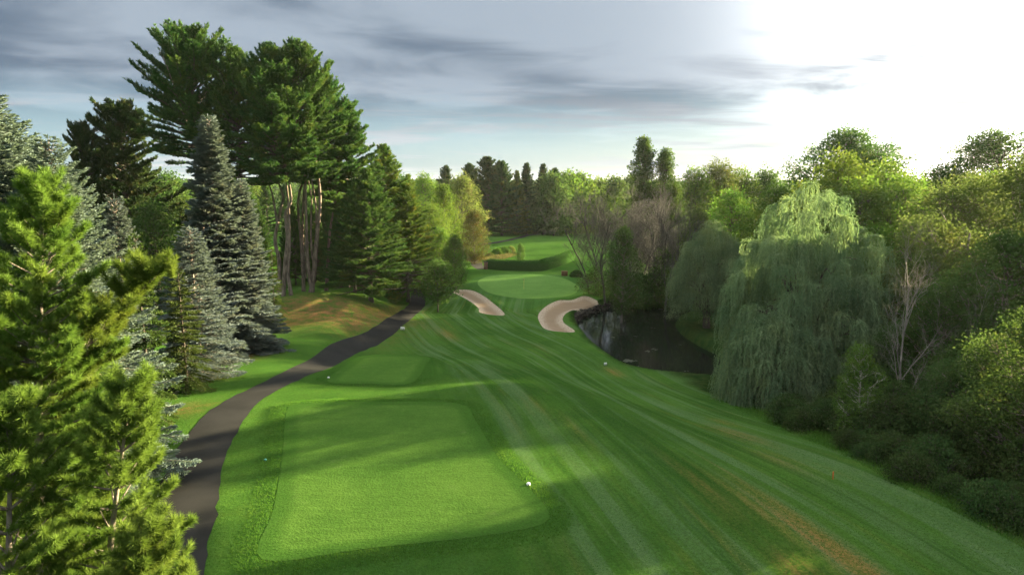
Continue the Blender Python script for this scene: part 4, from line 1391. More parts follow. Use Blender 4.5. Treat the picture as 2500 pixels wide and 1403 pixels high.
T('pine_tree', 'larch', 330, 108, 262, 'larch', 'bark_dark', 'dark open-crowned conifer left of the tallest pine', 'pine tree', w=0.9, rz=0.5)
T('pine_tree', 'larch', 238, 104, 312, 'larch', 'bark_dark', 'thin-topped dark conifer showing between the silvery spruces', 'pine tree', w=0.5)
T('pine_tree', 'pineLow', 905, 104, 420, 'pine', 'bark_dark', 'wide layered pine with sweeping low branches beside the cart path', 'pine tree', w=1.25, clear=True)
T('pine_tree', 'pineLow', 866, 108, 470, 'pine', 'bark_dark', 'dark layered pine close to the bare-stemmed group', 'pine tree', w=1.1, rz=2.2, clear=True)
T('pine_tree', 'pineLow', 945, 132, 362, 'pine_warm', 'bark_dark', 'tall layered pine behind the wide one, its peak clear of the crowns', 'pine tree', w=1.3, rz=4.0, clear=True)
T('pine_tree', 'pineLow', 995, 118, 455, 'pine_warm', 'bark_dark', 'olive layered pine whose branches overhang the cart path', 'pine tree', w=1.15, rz=1.2, clear=True)
T('pine_tree', 'pineLow', 1002, 150, 432, 'leaf_bright', 'bark_dark', 'yellow-green tree behind the layered pines', 'tree', w=0.8, rz=3.2)

# --- left background
for px, D, top, k, lm, lab in ((300, 128, 420, 'leafC', 'leaf_dark', 'dark broad tree under the open-crowned conifer'), (420, 135, 425, 'leafB', 'leaf_dark', 'dark rounded tree left of the tall narrow spruce'),
                               (455, 120, 480, 'leafA', 'leaf_dark', 'dark leafy tree close behind the smaller grey-blue spruce'), (390, 100, 500, 'leafB', 'leaf_dark', 'low dark leafy tree right of the slim bluish spruce')):
    T('broadleaf_tree', k, px, D, top, lm, 'bark_dark', lab)
for px, D, top, w in ((560, 190, 470, 1), (610, 210, 455, 1), (655, 230, 450, 0.9), (705, 240, 452, 1), (820, 170, 520, 0.9), (790, 250, 470, 1)):
    T('pine_tree', 'pineFar', px, D, top, 'pine', 'bark_dark', 'dark pine in the distance seen between the bare stems', 'pine tree', w=w, group='pines seen between the bare stems')

for px, D, top, w in ((575, 135, 500, 0.9), (640, 150, 515, 0.8), (700, 142, 560, 0.8), (745, 150, 530, 0.8), (835, 124, 480, 0.9), (545, 128, 520, 0.8), (610, 126, 505, 0.9), (722, 128, 500, 0.75), (770, 132, 505, 0.8), (590, 160, 480, 1.1), (755, 165, 480, 1.1), (800, 140, 500, 1.0)):
    T('pine_tree', 'pineLow', px, D, top, 'pine', 'bark_dark', 'dark low-branched pine standing behind the bare stems', 'pine tree', w=w, group='dark pines behind the bare stems')

# --- trees along the right of the path
for px, D, top, k, w, lm, lab in ((1085, 165, 452, 'leafTall', 1.1, 'leaf', 'tall green tree rising behind the path bend'),
                               (1060, 150, 505, 'leafC', 0.9, 'leaf_bright', 'bright green tree just right of the layered pines'),
                               (1130, 205, 432, 'leafA', 0.95, 'leaf_pale', 'pale thinning tree behind the brownish one'),
                               (1075, 140, 560, 'leafB', 0.9, 'leaf', 'rounded green tree over the far bend of the path'),
                               (1110, 136, 575, 'leafB', 0.75, 'leaf_dark', 'dark green rounded tree left of the green'),
                               (1040, 195, 430, 'leafC', 0.8, 'leaf', 'green tree top behind the yellow-green tree'),
                               (1158, 178, 515, 'leafB', 0.85, 'leaf_brown', 'brownish-leaved tree beside the far fairway')):
    T('broadleaf_tree', k, px, D, top, lm, 'bark_dark', lab, w=w)
T('broadleaf_tree', 'leafSmall', 1068, 110, 637, 'leaf_dark', 'bark_dark', 'small young tree on thin stem at the edge of the fairway', w=1.1)

# --- far row across the second fairway
for px, D, top, k, w, lm, lab in ((1090, 300, 408, 'pineFar', 0.98, 'conifer_far', 'distant dark conifer at the left end of the far row'),
                               (1148, 268, 404, 'pineFar', 1.19, 'conifer_far', 'broad dark conifer left in the far row'),
                               (1192, 262, 388, 'pineFar', 1.33, 'conifer_far', 'highest dark conifer of the far row'),
                               (1225, 258, 398, 'pineFar', 1.19, 'conifer_far', 'dark conifer right of the highest in the far row'),
                               (1262, 262, 420, 'pineFar2', 1.12, 'pine_warm', 'slightly olive conifer in the middle of the far row'),
                               (1285, 266, 402, 'pineFar2', 1.26, 'conifer_far', 'tall pointed conifer in the middle of the far row'),
                               (1325, 270, 404, 'pineFar2', 1.26, 'conifer_far', 'pointed dark conifer right of the middle in the far row'),
                               (1352, 280, 415, 'pineFar', 1.05, 'conifer_far', 'dark conifer beside the rounded leafy trees of the far row')):
    T('conifer_tree', k, px, D, top, lm, 'bark_dark', lab, w=w)
for px, D, top, k, w, lm, lab in ((1385, 275, 424, 'leafFar', 1.00, 'leaf', 'rounded leafy tree at the right end of the far row'),
                               (1418, 290, 428, 'leafFar2', 1.00, 'leaf', 'leafy tree where the far row meets the fairway end'),
                               (1500, 262, 436, 'leafFar2', 0.95, 'leaf_dark', 'dark leafy tree beyond the leafless thicket'),
                               (1540, 285, 432, 'leafFar', 0.95, 'leaf', 'leafy tree left of the double-headed poplar, beyond the thicket'),
                               (1352, 262, 428, 'leafFar2', 0.9, 'leaf_dark', 'dark rounded leafy tree in front of the last conifers of the far row'),
                               (1462, 300, 440, 'leafFar', 1.00, 'leaf_bright', 'bright leafy tree just past the end of the far row')):
    T('broadleaf_tree', k, px, D, top, lm, 'bark_dark', lab, w=w)

# --- right: thicket, poplar, mixed wood
for px, D, top, k, w in ((1440, 128, 500, 'bareB', 1.0), (1478, 122, 485, 'bareA', 0.95), (1500, 134, 470, 'bareA', 0.9), (1545, 128, 500, 'bareB', 1.0), (1585, 124, 500, 'bareA', 0.9), (1610, 132, 485, 'bareB', 1.0),
                         (1640, 126, 495, 'bareA', 0.9), (1570, 140, 470, 'bareA', 0.9), (1465, 140, 478, 'bareB', 0.9), (1530, 120, 520, 'bareB', 1.0), (1625, 118, 520, 'bareA', 0.9), (1660, 136, 480, 'bareB', 1.0)):
    T('bare_tree', k, px, D, top, 'leaf', 'twig', 'leafless grey-brown tree in the thicket beyond the pond', 'tree', w=w, clear=True, group='leafless trees in the thicket beyond the pond')
T('poplar_tree', 'poplar', 1588, 165, 338, 'leaf_dark', 'bark_dark', 'tall double-headed poplar rising above the grey thicket', 'tree', clear=True, rz=0.1)
T('birch_tree', 'leafTall', 1520, 108, 556, 'leaf_dark', 'bark', 'slim dark tree at the far corner of the pond, right of the green', 'tree', w=0.95, clear=True)
for px, D, top, k, w, lm, lab in ((1690, 160, 420, 'leafC', 0.9, 'leaf', 'leafy tree right of the double-headed poplar'),
                               (1745, 165, 402, 'leafA', 1.1, 'leaf_olive', 'yellowish-topped tree between the poplar and the willows'),
                               (1800, 170, 420, 'leafC', 0.9, 'leaf', 'green tree on the skyline left of the great dark tree'),
                               (1860, 175, 418, 'leafA', 1.0, 'leaf_dark', 'dark tree top on the skyline beside the great dark tree'),
                               (1700, 118, 515, 'leafA', 0.7, 'leaf_olive', 'yellow-green tree top above the smaller willow'),
                               (1640, 150, 450, 'leafTall', 1.0, 'leaf_dark', 'dark slender tree behind the grey thicket'),
                               (1780, 130, 470, 'leafB', 0.9, 'leaf', 'green tree close behind the smaller willow'),
                               (1880, 120, 460, 'leafB', 0.9, 'leaf', 'rounded green tree behind the big willow'),
                               (1600, 185, 445, 'leafC', 1.0, 'leaf_dark', 'dark leafy tree behind the poplar')):
    T('broadleaf_tree', k, px, D, top, lm, 'bark_dark', lab, w=w, clear=True)
T('broadleaf_tree', 'bigA', 2045, 130, 325, 'leaf_dark', 'bark_dark', 'great dark spreading tree on the skyline above the big willow', w=1.35, clear=True)
T('broadleaf_tree', 'bigB', 2410, 135, 322, 'leaf_dark', 'bark_dark', 'great dark tree on the skyline at the right edge', w=1.3, clear=True)
T('broadleaf_tree', 'leafC', 2032, 98, 388, 'leaf_bright', 'bark_dark', 'bright green tree peaking right behind the big willow', w=0.95, clear=True)
T('broadleaf_tree', 'leafC', 2140, 100, 412, 'leaf_bright', 'bark_dark', 'wide bright green tree right of the big willow', w=1.1, clear=True)
T('broadleaf_tree', 'leafC', 2195, 96, 470, 'leaf', 'bark_dark', 'mid-green tree below the wide bright one', w=1.0, clear=True)
T('broadleaf_tree', 'leafB', 2120, 84, 560, 'leaf', 'bark_dark', 'rounded green tree half hidden by the right side of the big willow', w=0.9, clear=True)
T('broadleaf_tree', 'leafC', 2290, 130, 410, 'leaf_dark', 'bark_dark', 'distant dark tree in the dip between the two great trees', w=1.0, clear=True)
T('broadleaf_tree', 'leafC', 1990, 94, 452, 'leaf', 'bark_dark', 'added leafy tree behind the top of the big willow, blocking low sun', w=0.95, clear=True)  # this tree and the next are added to keep sun off the small tee
T('broadleaf_tree', 'leafC', 2075, 90, 448, 'leaf', 'bark_dark', 'added green tree behind the right shoulder of the big willow, blocking low sun', w=0.95, clear=True)
T('broadleaf_tree', 'nearA', 2325, 76, 436, 'leaf_olive', 'bark', 'added olive tree behind the yellowish-green one, blocking low sun', w=1.05, clear=True)  # this one and the next are added to shade the upper large tee
T('broadleaf_tree', 'nearB', 2405, 88, 425, 'leaf', 'bark', 'added green tree before the great dark tree at the right, blocking low sun', w=1.15, clear=True)
T('broadleaf_tree', 'leafC', 2172, 91, 442, 'leaf_bright', 'bark_dark', 'added bright tree close before the wide bright green one, blocking low sun', w=0.95, clear=True)  # added to block the sun streak between the two tees
T('willow_tree', 'willowSmall', 1728, 99, 545, 'willow', 'bark_dark', 'smaller weeping willow on the grassy bank of the pond', 'willow tree', w=0.92, rz=0.3)
T('willow_tree', 'willowBig', 1962, 63, 462, 'willow', 'bark_dark', 'big weeping willow at the near end of the pond', 'willow tree', w=0.88, rz=0.0)
T('willow_tree', 'willowLobe', 1882, 58, 772, 'willow', 'bark_dark', 'low drooping willow in front of the big willow', 'willow tree', w=0.92)
for px, D, top, k, w, lm, lab in ((2330, 60, 450, 'nearA', 1.0, 'leaf_olive', 'yellowish-green tree in front of the great dark tree'),
                               (2480, 56, 392, 'nearA', 1.0, 'leaf_olive', 'tall yellowish-green tree filling the right edge'),
                               (2420, 48, 570, 'nearB', 1.05, 'leaf_dark', 'green leafy tree low at the right edge'),
                               (2285, 53, 690, 'nearB', 0.95, 'leaf_dark', 'dark leafy tree right of the pale dead tree'),
                               (2210, 68, 620, 'nearB', 0.9, 'leaf_dark', 'shaded dark tree behind the pale dead tree'),
                               (2250, 60, 600, 'nearB', 0.6, 'leaf_olive', 'slim tree with yellow leaves above the pale dead tree')):
    T('broadleaf_tree', k, px, D, top, lm, 'bark', lab, w=w, clear=True)
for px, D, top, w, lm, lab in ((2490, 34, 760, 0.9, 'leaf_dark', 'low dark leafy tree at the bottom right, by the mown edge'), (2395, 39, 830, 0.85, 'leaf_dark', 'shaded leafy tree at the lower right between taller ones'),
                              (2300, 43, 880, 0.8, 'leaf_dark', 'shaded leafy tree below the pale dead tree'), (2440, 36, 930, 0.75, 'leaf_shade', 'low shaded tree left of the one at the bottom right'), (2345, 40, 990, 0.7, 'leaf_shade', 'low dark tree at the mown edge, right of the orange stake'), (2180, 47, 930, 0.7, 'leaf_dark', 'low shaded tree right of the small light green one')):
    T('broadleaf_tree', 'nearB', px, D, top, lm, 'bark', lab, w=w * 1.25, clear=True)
T('dead_tree', 'deadPale', 2215, 46, 618, 'leaf', 'bark_dead', 'pale dead tree with bare branches right of the big willow', 'dead tree', w=0.62, rz=0.0)
T('dead_tree', 'deadPale', 2372, 46, 730, 'leaf', 'bark_dead', 'slim pale dead tree among the leaves at the right', 'dead tree', w=0.45, rz=2.2)
T('broadleaf_tree', 'saplingA', 2085, 43, 845, 'leaf', 'bark_pale', 'small light green tree with thin pale stem before the willow', w=0.95, clear=True)

# --- right, outside the picture: the trees that shade the near fairway
for x, y, h, k in ((46, 40, 17, 'nearA'), (58, 48, 18, 'nearB'), (52, 26, 17, 'nearB'), (64, 34, 19, 'nearA'), (44, 14, 17, 'nearA'), (60, 16, 19, 'nearB'), (72, 60, 20, 'nearA'), (76, 44, 20, 'nearB'), (50, 2, 17, 'nearB'), (80, 25, 22, 'nearA'), (66, 78, 21, 'nearA'), (88, 72, 24, 'nearB'), (58, 64, 20, 'nearA'), (72, 92, 24, 'nearB'), (88, 98, 26, 'nearA')):
    mk, h0 = LIB[k]
    put_tree('broadleaf_tree', k, mk, (x, y, hz(x, y)), x * 1.7, h / h0, M['leaf'], M['bark'], 'leafy tree of the wood to the right of the fairway', 'tree', 'wood right of the fairway', True)

# --- undergrowth along the shaded edge
rr = random.Random(5)
n_sh = 0
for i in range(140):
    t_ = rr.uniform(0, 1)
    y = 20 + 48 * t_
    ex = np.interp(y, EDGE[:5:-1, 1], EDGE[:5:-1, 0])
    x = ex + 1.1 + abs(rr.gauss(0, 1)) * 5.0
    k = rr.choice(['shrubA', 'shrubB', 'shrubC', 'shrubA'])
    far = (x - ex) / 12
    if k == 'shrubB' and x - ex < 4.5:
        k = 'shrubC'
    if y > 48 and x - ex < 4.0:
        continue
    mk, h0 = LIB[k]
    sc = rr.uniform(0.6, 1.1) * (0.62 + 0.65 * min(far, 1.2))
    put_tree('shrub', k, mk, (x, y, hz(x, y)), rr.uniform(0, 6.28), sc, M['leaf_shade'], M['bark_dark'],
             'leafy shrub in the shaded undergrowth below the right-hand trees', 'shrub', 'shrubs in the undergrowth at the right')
for px, D, top, k, w, lm, lab in ((1455, 126, 652, 'shrubB', 1.2, 'leaf_dark', 'dark leafy bush under the leafless trees right of the green'),
                               (1600, 122, 655, 'shrubB', 0.9, 'leaf_dark', 'dark leafy bush on the far bank of the pond'),
                               (1560, 122, 672, 'shrubA', 0.9, 'leaf_dark', 'shaded bush left on the far bank of the pond'),
                               (1650, 120, 660, 'shrubB', 0.8, 'leaf_dark', 'shaded bush on the far bank left of the smaller willow'),
                               (1625, 124, 610, 'shrubB', 0.7, 'leaf_dark', 'tall dark bush at the foot of the grey thicket'),
                               (1505, 124, 655, 'shrubB', 0.7, 'leaf_dark', 'shaded bush behind the slim dark tree'),
                               (1700, 118, 690, 'shrubA', 1.0, 'leaf_dark', 'dark bush behind the smaller willow trunk'),
                               (1790, 100, 700, 'shrubB', 0.9, 'leaf_dark', 'dark bush between the two willows')):
    T('shrub', k, px, D, top, lm, 'bark_dark', lab, 'shrub', w=w)

# --- far wood: single trees scattered back to the horizon
rr = random.Random(8)
for i in range(120):
    D = rr.uniform(300, 620)
    px = rr.uniform(-200, 2700)
    if 1000 < px < 1470 and D < 340:
        continue
    x = (px - 1250) / F * D
    k = rr.choice(['leafFar', 'leafFar2', 'pineFar', 'leafFar', 'pineFar2'])
    mk, h0 = LIB[k]
    hh = rr.uniform(15, 21)
    con = k.startswith('pine')
    put_tree('conifer_tree' if con else 'broadleaf_tree', k, mk, (x, D, hz(x, D)), rr.uniform(0, 6.28), hh / h0, M['conifer_far' if con else rr.choice(['leaf', 'leaf_dark', 'leaf'])], M['bark_dark'],
             'dark conifer in the distant wood along the horizon' if con else 'leafy tree in the distant wood along the horizon', 'tree', 'trees of the distant wood')


def far_wood():
    rng = np.random.default_rng(77)
    g = Geo()
    n = 2600
    ang = rng.uniform(-0.95, 0.95, n)
    D = 620 + 2200 * rng.uniform(size=n) ** 1.5
    x, y = D * np.sin(ang), D * np.cos(ang)
    z = base_h(x, y)
    for i in range(n):
        k = 46
        h = rng.uniform(14, 22)
        r = rng.uniform(4, 8)
        d = unit(rng.normal(size=(k, 3)))
        B = np.array([x[i], y[i], z[i] + h * 0.55]) + d * np.array([r, r, h * 0.42])
        g.kites(B, unit(d + rng.normal(0, 0.5, (k, 3))), rng.uniform(2, 4.5, k), 2.6, np.clip(rng.uniform(0.1, 0.7) + rng.normal(0, 0.15, k), 0, 1), rng)
    tag(link('far_woods', g.mesh('far_woods', M['leaf_dark'])), 'distant woods closing the horizon', 'woods', kind='stuff')


far_wood()

# ------------------------------------------------------------------ hedge, beds, furniture
def surface_leaves(g, P, Nn, k, size, rng, tone=0.5):
    """k leaves scattered near each surface point"""
    B = np.repeat(P, k, 0) + rng.normal(0, size * 0.6, (len(P) * k, 3))
    A = unit(np.repeat(Nn, k, 0) * 0.8 + rng.normal(0, 0.7, (len(P) * k, 3)))
    g.kites(B, A, size * rng.uniform(0.7, 1.3, len(B)), size * 0.6, np.clip(tone + rng.normal(0, 0.22, len(B)), 0, 1), rng)


def hedge():
    rng = np.random.default_rng(5)
    pts = np.array([ground_hit(a, b)[:2] for a, b in [(1192, 655), (1245, 659), (1300, 661), (1335, 655), (1370, 644), (1396, 633)]])
    c = spline(pts, 10)
    m = len(c)
    T_ = unit(np.gradient(c, axis=0))
    Nn = np.stack([-T_[:, 1], T_[:, 0]], 1)
    prof = []
    hw, hh = 1.35, 2.45
    for a in np.linspace(0, math.pi, 15):
        ca, sa = math.cos(a), math.sin(a)
        prof.append((hw * np.sign(ca) * abs(ca) ** 0.5, hh * abs(sa) ** 0.5))
    prof = np.array(prof)
    V, k = [], len(prof)
    for i in range(m):
        z = hz(*c[i])
        e = math.sin(math.pi * np.clip(min(i, m - 1 - i) / 3.0, 0.0, 1) / 2) ** 0.5 if i in (0, m - 1) else 1
        e = 0.72 if i in (0, m - 1) else (0.93 if i in (1, m - 2) else 1)
        for (o, h) in prof:
            V.append([c[i][0] + Nn[i][0] * o * e, c[i][1] + Nn[i][1] * o * e, z - 0.05 + h * (0.82 + 0.18 * e)])
    V = np.array(V)
    i = np.arange(m - 1)[:, None] * k
    j = np.arange(k - 1)[None]
    Q = np.stack([i + j, i + j + 1, i + k + j + 1, i + k + j], -1).reshape(-1, 4)
    g = Geo()
    g.add(V, Q, 0.3)
    g.f.append(np.array([[0, q, q + 1, q + 1] for q in range(1, k - 1)])[:, :3])
    o = (m - 1) * k
    g.f.append(np.array([[o, o + q + 1, o + q] for q in range(1, k - 1)]))
    # leaves over the clipped faces
    fi = rng.integers(0, len(Q), 16000)
    w = rng.dirichlet([1, 1, 1, 1], 16000)
    P = (V[Q[fi]] * w[:, :, None]).sum(1)
    nrm = unit(np.cross(V[Q[fi, 1]] - V[Q[fi, 0]], V[Q[fi, 3]] - V[Q[fi, 0]]))
    ctr = np.column_stack([c[fi // (k - 1)], np.full(len(fi), hz(*c[m // 2]) + 1.0)])
    flip = ((P - ctr) * nrm).sum(1) < 0
    nrm[flip] *= -1
    surface_leaves(g, P, nrm, 1, 0.17, rng)
    tag(link('hedge', g.mesh('hedge', M['hedge'])), 'long clipped dark green hedge bending round behind the green', 'hedge')


hedge()


def ball_shrub(px, py, w, h, mat, label, seed=1):
    p = ground_hit(px, py)
    rng = np.random.default_rng(seed)
    g = Geo()
    n = 2600
    d = unit(rng.normal(size=(n, 3)))
    d[:, 2] = np.abs(d[:, 2])
    lump = 1 + 0.08 * np.sin(d[:, 0] * 6 + seed) * np.sin(d[:, 1] * 6)
    B = d * np.array([w, w, h]) * (0.82 + 0.2 * rng.uniform(size=(n, 1))) * lump[:, None]
    g.kites(B, unit(d + rng.normal(0, 0.6, (n, 3))), 0.24 * rng.uniform(0.7, 1.3, n), 0.15, np.clip(0.5 + rng.normal(0, 0.25, n), 0, 1), rng)
    root = link('shrub', None, None, tuple(p))
    tag(root, label, 'shrub')
    link('crown', g.mesh('crown', M[mat]), root)
    t = Geo()
    for q in range(5):
        a = q * 1.26
        t.tube(np.array([[0, 0, -0.1], [math.cos(a) * w * 0.3, math.sin(a) * w * 0.3, h * 0.4], [math.cos(a) * w * 0.6, math.sin(a) * w * 0.6, h * 0.75]]), [0.05, 0.04, 0.02], 5)
    link('stem', t.mesh('stem', M['bark_dark'], True), root)


ball_shrub(1408, 676, 1.5, 1.5, 'leaf_dark', 'rounded clipped shrub between the wooden box and the dark bush', 1)
ball_shrub(1445, 683, 1.5, 1.3, 'leaf', 'low rounded shrub right of the clipped one', 2)
ball_shrub(1168, 627, 1.1, 1.1, 'leaf_dark', 'small dark shrub at the left end of the flower bed', 3)
ball_shrub(1215, 622, 2.0, 2.0, 'leaf', 'leafy shrub in the middle of the flower bed', 4)
ball_shrub(1232, 620, 2.2, 2.2, 'leaf_dark', 'darker shrub in the flower bed beside the leafy one', 5)
ball_shrub(1248, 618, 1.4, 2.1, 'leaf_pale', 'pale flowering shrub at the right of the flower bed', 6)
ball_shrub(1196, 628, 1.5, 1.2, 'leaf_olive', 'low olive shrub left of the leafy one in the flower bed', 7)
ball_shrub(1258, 622, 1.2, 0.7, 'leaf_dark', 'low dark shrub at the foot of the ball-topped tree', 8)
T('standard_tree', 'leafSmall', 1270, 172, 595, 'leaf_dark', 'bark_dark', 'small ball-topped tree at the end of the flower bed', w=0.55)

# flower bed ground cover
def bed():
    rng = np.random.default_rng(3)
    poly = np.array([ground_hit(a, b)[:2] for a, b in [(1172, 634), (1200, 628), (1250, 622), (1262, 624), (1245, 630), (1215, 637), (1195, 641)]])
    lo, hi = poly.min(0), poly.max(0)
    P = rng.uniform(lo, hi, (9000, 2))
    P = P[inside(P, poly)]
    z = terrain(P[:, 0], P[:, 1])
    B = np.column_stack([P, z + rng.uniform(0, 0.55, len(P))])
    g = Geo()
    g.kites(B, unit(rng.normal(0, 0.6, B.shape) + np.array([0, 0, 0.8])), 0.3, 0.2, rng.uniform(0, 1, len(B)), rng)
    tag(link('flower_bed', g.mesh('flower_bed', M['flower'])), 'low brownish flowers and foliage edging the bed behind the hedge', 'flowers', kind='stuff')


bed()


def box_geo(g, c, s, rz=0.0, bev=0.12, tone=0.5):
    """box with chamfered edges, centre c, full size s"""
    c, s = np.asarray(c, float), np.asarray(s, float) / 2
    b = min(s) * bev
    V, Fq = [], []
    ring = [(-1, -1), (1, -1), (1, 1), (-1, 1)]
    def oct_(sx, sy):
        return [(-sx + b, -sy), (sx - b, -sy), (sx, -sy + b), (sx, sy - b), (sx - b, sy), (-sx + b, sy), (-sx, sy - b), (-sx, -sy + b)]
    lv = [(-s[2], -b), (-s[2] + b, 0), (s[2] - b, 0), (s[2], -b)]
    for z, ins in lv:
        for (x, y) in oct_(s[0] + ins, s[1] + ins):
            V.append((x, y, z))
    for l in range(3):
        for i in range(8):
            j = (i + 1) % 8
            Fq.append((l * 8 + i, l * 8 + j, l * 8 + 8 + j, l * 8 + 8 + i))
    V = np.array(V)
    cz, sz = math.cos(rz), math.sin(rz)
    V = np.column_stack([V[:, 0] * cz - V[:, 1] * sz, V[:, 0] * sz + V[:, 1] * cz, V[:, 2]]) + c
    n0 = g.n
    g.add(V, np.array(Fq), tone)
    g.f.append(np.array([[n0 + 24, n0 + 24 + q, n0 + 25 + q] for q in range(1, 7)]))
    g.f.append(np.array([[n0, n0 + q + 1, n0 + q] for q in range(1, 7)]))


def one(name, g, mat, parent=None, label=None, cat=None, loc=(0, 0, 0), rz=0.0, group=None):
    o = link(name, g.mesh(name, mat), parent, loc, rz)
    return tag(o, label, cat, group)


# pillar, wooden box
p = ground_hit(1186, 657)
root = tag(link('gate_pillar', None, None, tuple(p)), 'short brown brick pillar at the end of the hedge', 'pillar')
g = Geo(); box_geo(g, (0, 0, 0.85), (0.95, 0.95, 1.9), 0, 0.04); one('shaft', g, M['brick'], root)
g = Geo(); box_geo(g, (0, 0, 1.88), (1.15, 1.15, 0.16), 0, 0.1); one('cap', g, M['stone'], root)
p = ground_hit(1378, 673)
root = tag(link('wooden_box', None, None, tuple(p)), 'small brown wooden box on the grass behind the green', 'box')
g = Geo(); box_geo(g, (0, 0, 0.5), (1.3, 0.8, 1.1), 0.2, 0.05); one('body', g, M['wood'], root)
g = Geo(); box_geo(g, (0, 0, 1.09), (1.42, 0.92, 0.08), 0.2, 0.2); one('lid', g, M['wood'], root)

# flagstick
p = ground_hit(1279, 706)
root = tag(link('flagstick', None, None, tuple(p)), 'thin flagstick with a small dark flag on the green', 'flagstick')
g = Geo(); g.tube(np.array([[0, 0, -0.1], [0, 0, 1.2], [0, 0, 2.3]]), 0.022, 6); one('pole', g, M['yellow'], root)
g = Geo()
fx = np.linspace(0, 0.34, 6)
fl = [(0.02 - x * 0.35, 0.02 + 0.03 * math.sin(x * 14), 2.25 - zz - 0.25 * x) for zz in (0, 0.38) for x in fx]
g.add(np.array(fl), np.array([[i, i + 1, i + 7, i + 6] for i in range(5)]))
fl2 = np.array(fl) + np.array([0, 0.008, 0]); g.add(fl2, np.array([[i + 6, i + 7, i + 1, i] for i in range(5)]))
one('flag', g, M['dark_paint'], root)

# tee markers and signs
def marker(px, py, s, label, cat='tee marker', mat='white', plate=False):
    p = ground_hit(px, py)
    root = tag(link('tee_marker', None, None, tuple(p), 0.5), label, cat)
    g = Geo()
    n = 10
    prof = [(0.0, 0.0), (0.9, 0.0), (1.0, 0.25), (1.0, 0.9), (0.8, 1.25), (0.45, 1.45), (0.0, 1.5)]
    ring = []
    for r_, z in prof[1:-1]:
        ring.append([(r_ * s * math.cos(a), r_ * s * math.sin(a), z * s) for a in np.arange(n) * 6.2832 / n])
    V = np.array(ring).reshape(-1, 3)
    m = len(ring)
    i = np.arange(m - 1)[:, None] * n
    j = np.arange(n)[None]
    g.add(V, np.stack([i + j, i + (j + 1) % n, i + n + (j + 1) % n, i + n + j], -1).reshape(-1, 4))
    g.f.append(np.array([[(m - 1) * n, (m - 1) * n + q, (m - 1) * n + q + 1] for q in range(1, n - 1)]))
    one('body', g, M[mat], root)
    g = Geo(); box_geo(g, (0, -s * 0.98, 0.62 * s), (0.62 * s, 0.12 * s, 0.7 * s), 0, 0.2); o = one('number_plate', g, M['dark_paint'], root)
    o.rotation_euler = (0, 0, -0.5)
    return root


marker(1290, 1184, 0.105, 'white tee marker on the right edge of the large tee, in the sun')
marker(802, 923, 0.10, 'white tee marker left of the small tee, by the cart path')
marker(648, 1124, 0.08, 'teal tee marker on the left edge of the large tee', mat='teal')


def sign(px, py, w, h, rz, label):
    p = ground_hit(px, py)
    root = tag(link('tee_sign', None, None, tuple(p), rz), label, 'sign')
    g = Geo(); box_geo(g, (0, 0, 0.16 + h / 2), (w, 0.09, h), 0, 0.15); one('panel', g, M['white'], root)
    g = Geo(); box_geo(g, (-w * 0.2, -0.048, 0.16 + h * 0.45), (w * 0.12, 0.01, h * 0.35), 0, 0.1); box_geo(g, (w * 0.2, -0.048, 0.16 + h * 0.45), (w * 0.3, 0.01, h * 0.25), 0, 0.1); one('panel_mark', g, M['stone'], root)
    for sx in (-1, 1):
        g = Geo(); box_geo(g, (sx * w * 0.38, 0, 0.03), (0.06, 0.06, 0.26), 0, 0.1); one('leg', g, M['dark_paint'], root)


sign(983, 807, 0.58, 0.38, -0.25, 'white tee sign standing at the edge of the cart path')
sign(1478, 893, 0.34, 0.26, 0.2, 'small white sign on the fairway before the pond')

p = ground_hit(2033, 1170)
g = Geo(); box_geo(g, (0, 0, 0.2), (0.05, 0.04, 0.5), 0.3, 0.2)
one('hazard_stake', g, M['orange'], None, 'short orange hazard stake in the grass before the undergrowth', 'stake', tuple(p))

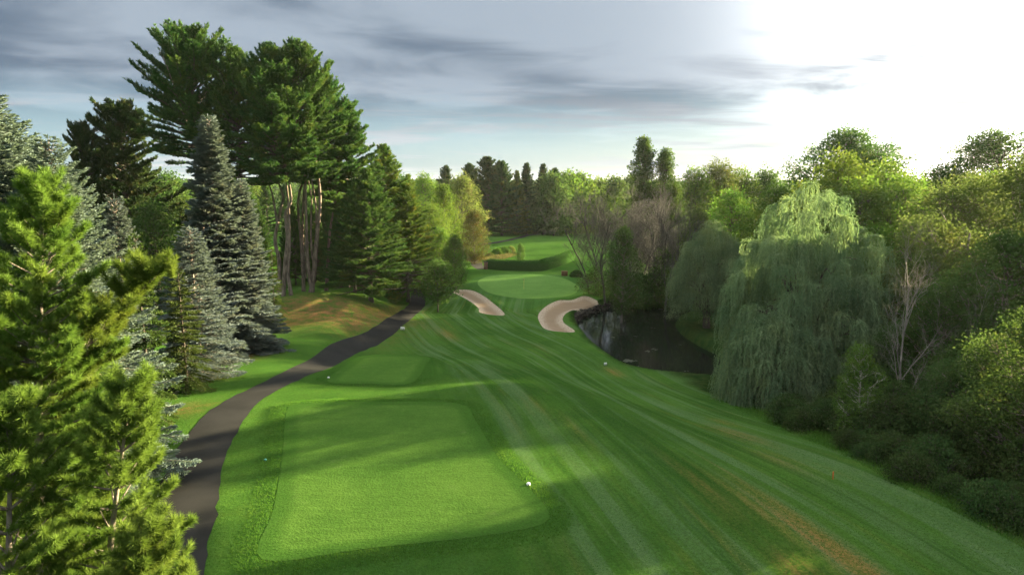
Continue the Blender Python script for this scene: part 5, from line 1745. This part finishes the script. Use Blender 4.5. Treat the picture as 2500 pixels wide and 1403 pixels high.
# stones along the far bank of the pond
def stones():
    rng = np.random.default_rng(6)
    g = Geo()
    line = spline(P2([(1400, 790), (1418, 774), (1450, 762), (1500, 748), (1545, 739)], WATER), 12)
    for i in range(260):
        c = line[rng.integers(0, len(line))] + rng.normal(0, 0.25, 2)
        z = WATER + rng.uniform(-0.1, 0.9)
        c = c + np.array([-0.25, 0.9]) * max(0, z - WATER) * 0.5
        s = rng.uniform(0.16, 0.36)
        n, k = 7, 4
        V = []
        for b in range(k):
            ph = math.pi * (b + 0.5) / k
            for a in np.arange(n) * 6.283 / n:
                rj = s * rng.uniform(0.8, 1.15)
                V.append((c[0] + rj * math.sin(ph) * math.cos(a) * 1.3, c[1] + rj * math.sin(ph) * math.sin(a), z + rj * math.cos(ph) * 0.7))
        ii = np.arange(k - 1)[:, None] * n
        jj = np.arange(n)[None]
        g.add(np.array(V), np.stack([ii + jj, ii + n + jj, ii + n + (jj + 1) % n, ii + (jj + 1) % n], -1).reshape(-1, 4))
        n0 = g.n - n * k
        g.f.append(np.array([[n0, n0 + q, n0 + q + 1] for q in range(1, n - 1)]))
    tag(link('bank_stones', g.mesh('bank_stones', M['stone'])), 'dark stones lining the pond bank below the right bunker', 'stones', kind='stuff')


stones()


# ------------------------------------------------------------------ the evening air
def haze():
    g = Geo()
    lo, hi = np.array([-4300.0, -1300.0, -12.0]), np.array([4300.0, 5900.0, 46.0])
    V = np.array([[(lo, hi)[i][0], (lo, hi)[j][1], (lo, hi)[k][2]] for i in (0, 1) for j in (0, 1) for k in (0, 1)])
    g.add(V, np.array([[0, 1, 3, 2], [4, 6, 7, 5], [0, 4, 5, 1], [2, 3, 7, 6], [0, 2, 6, 4], [1, 5, 7, 3]]))
    m, N, out = new_mat('haze_air')
    v = N.n('ShaderNodeVolumePrincipled', {'Color': (0.88, 0.94, 1.0), 'Density': 0.00003, 'Anisotropy': 0.4})
    m.node_tree.links.new(v.outputs[0], out.inputs['Volume'])
    tag(link('haze', g.mesh('haze', m)), kind='stuff')


haze()
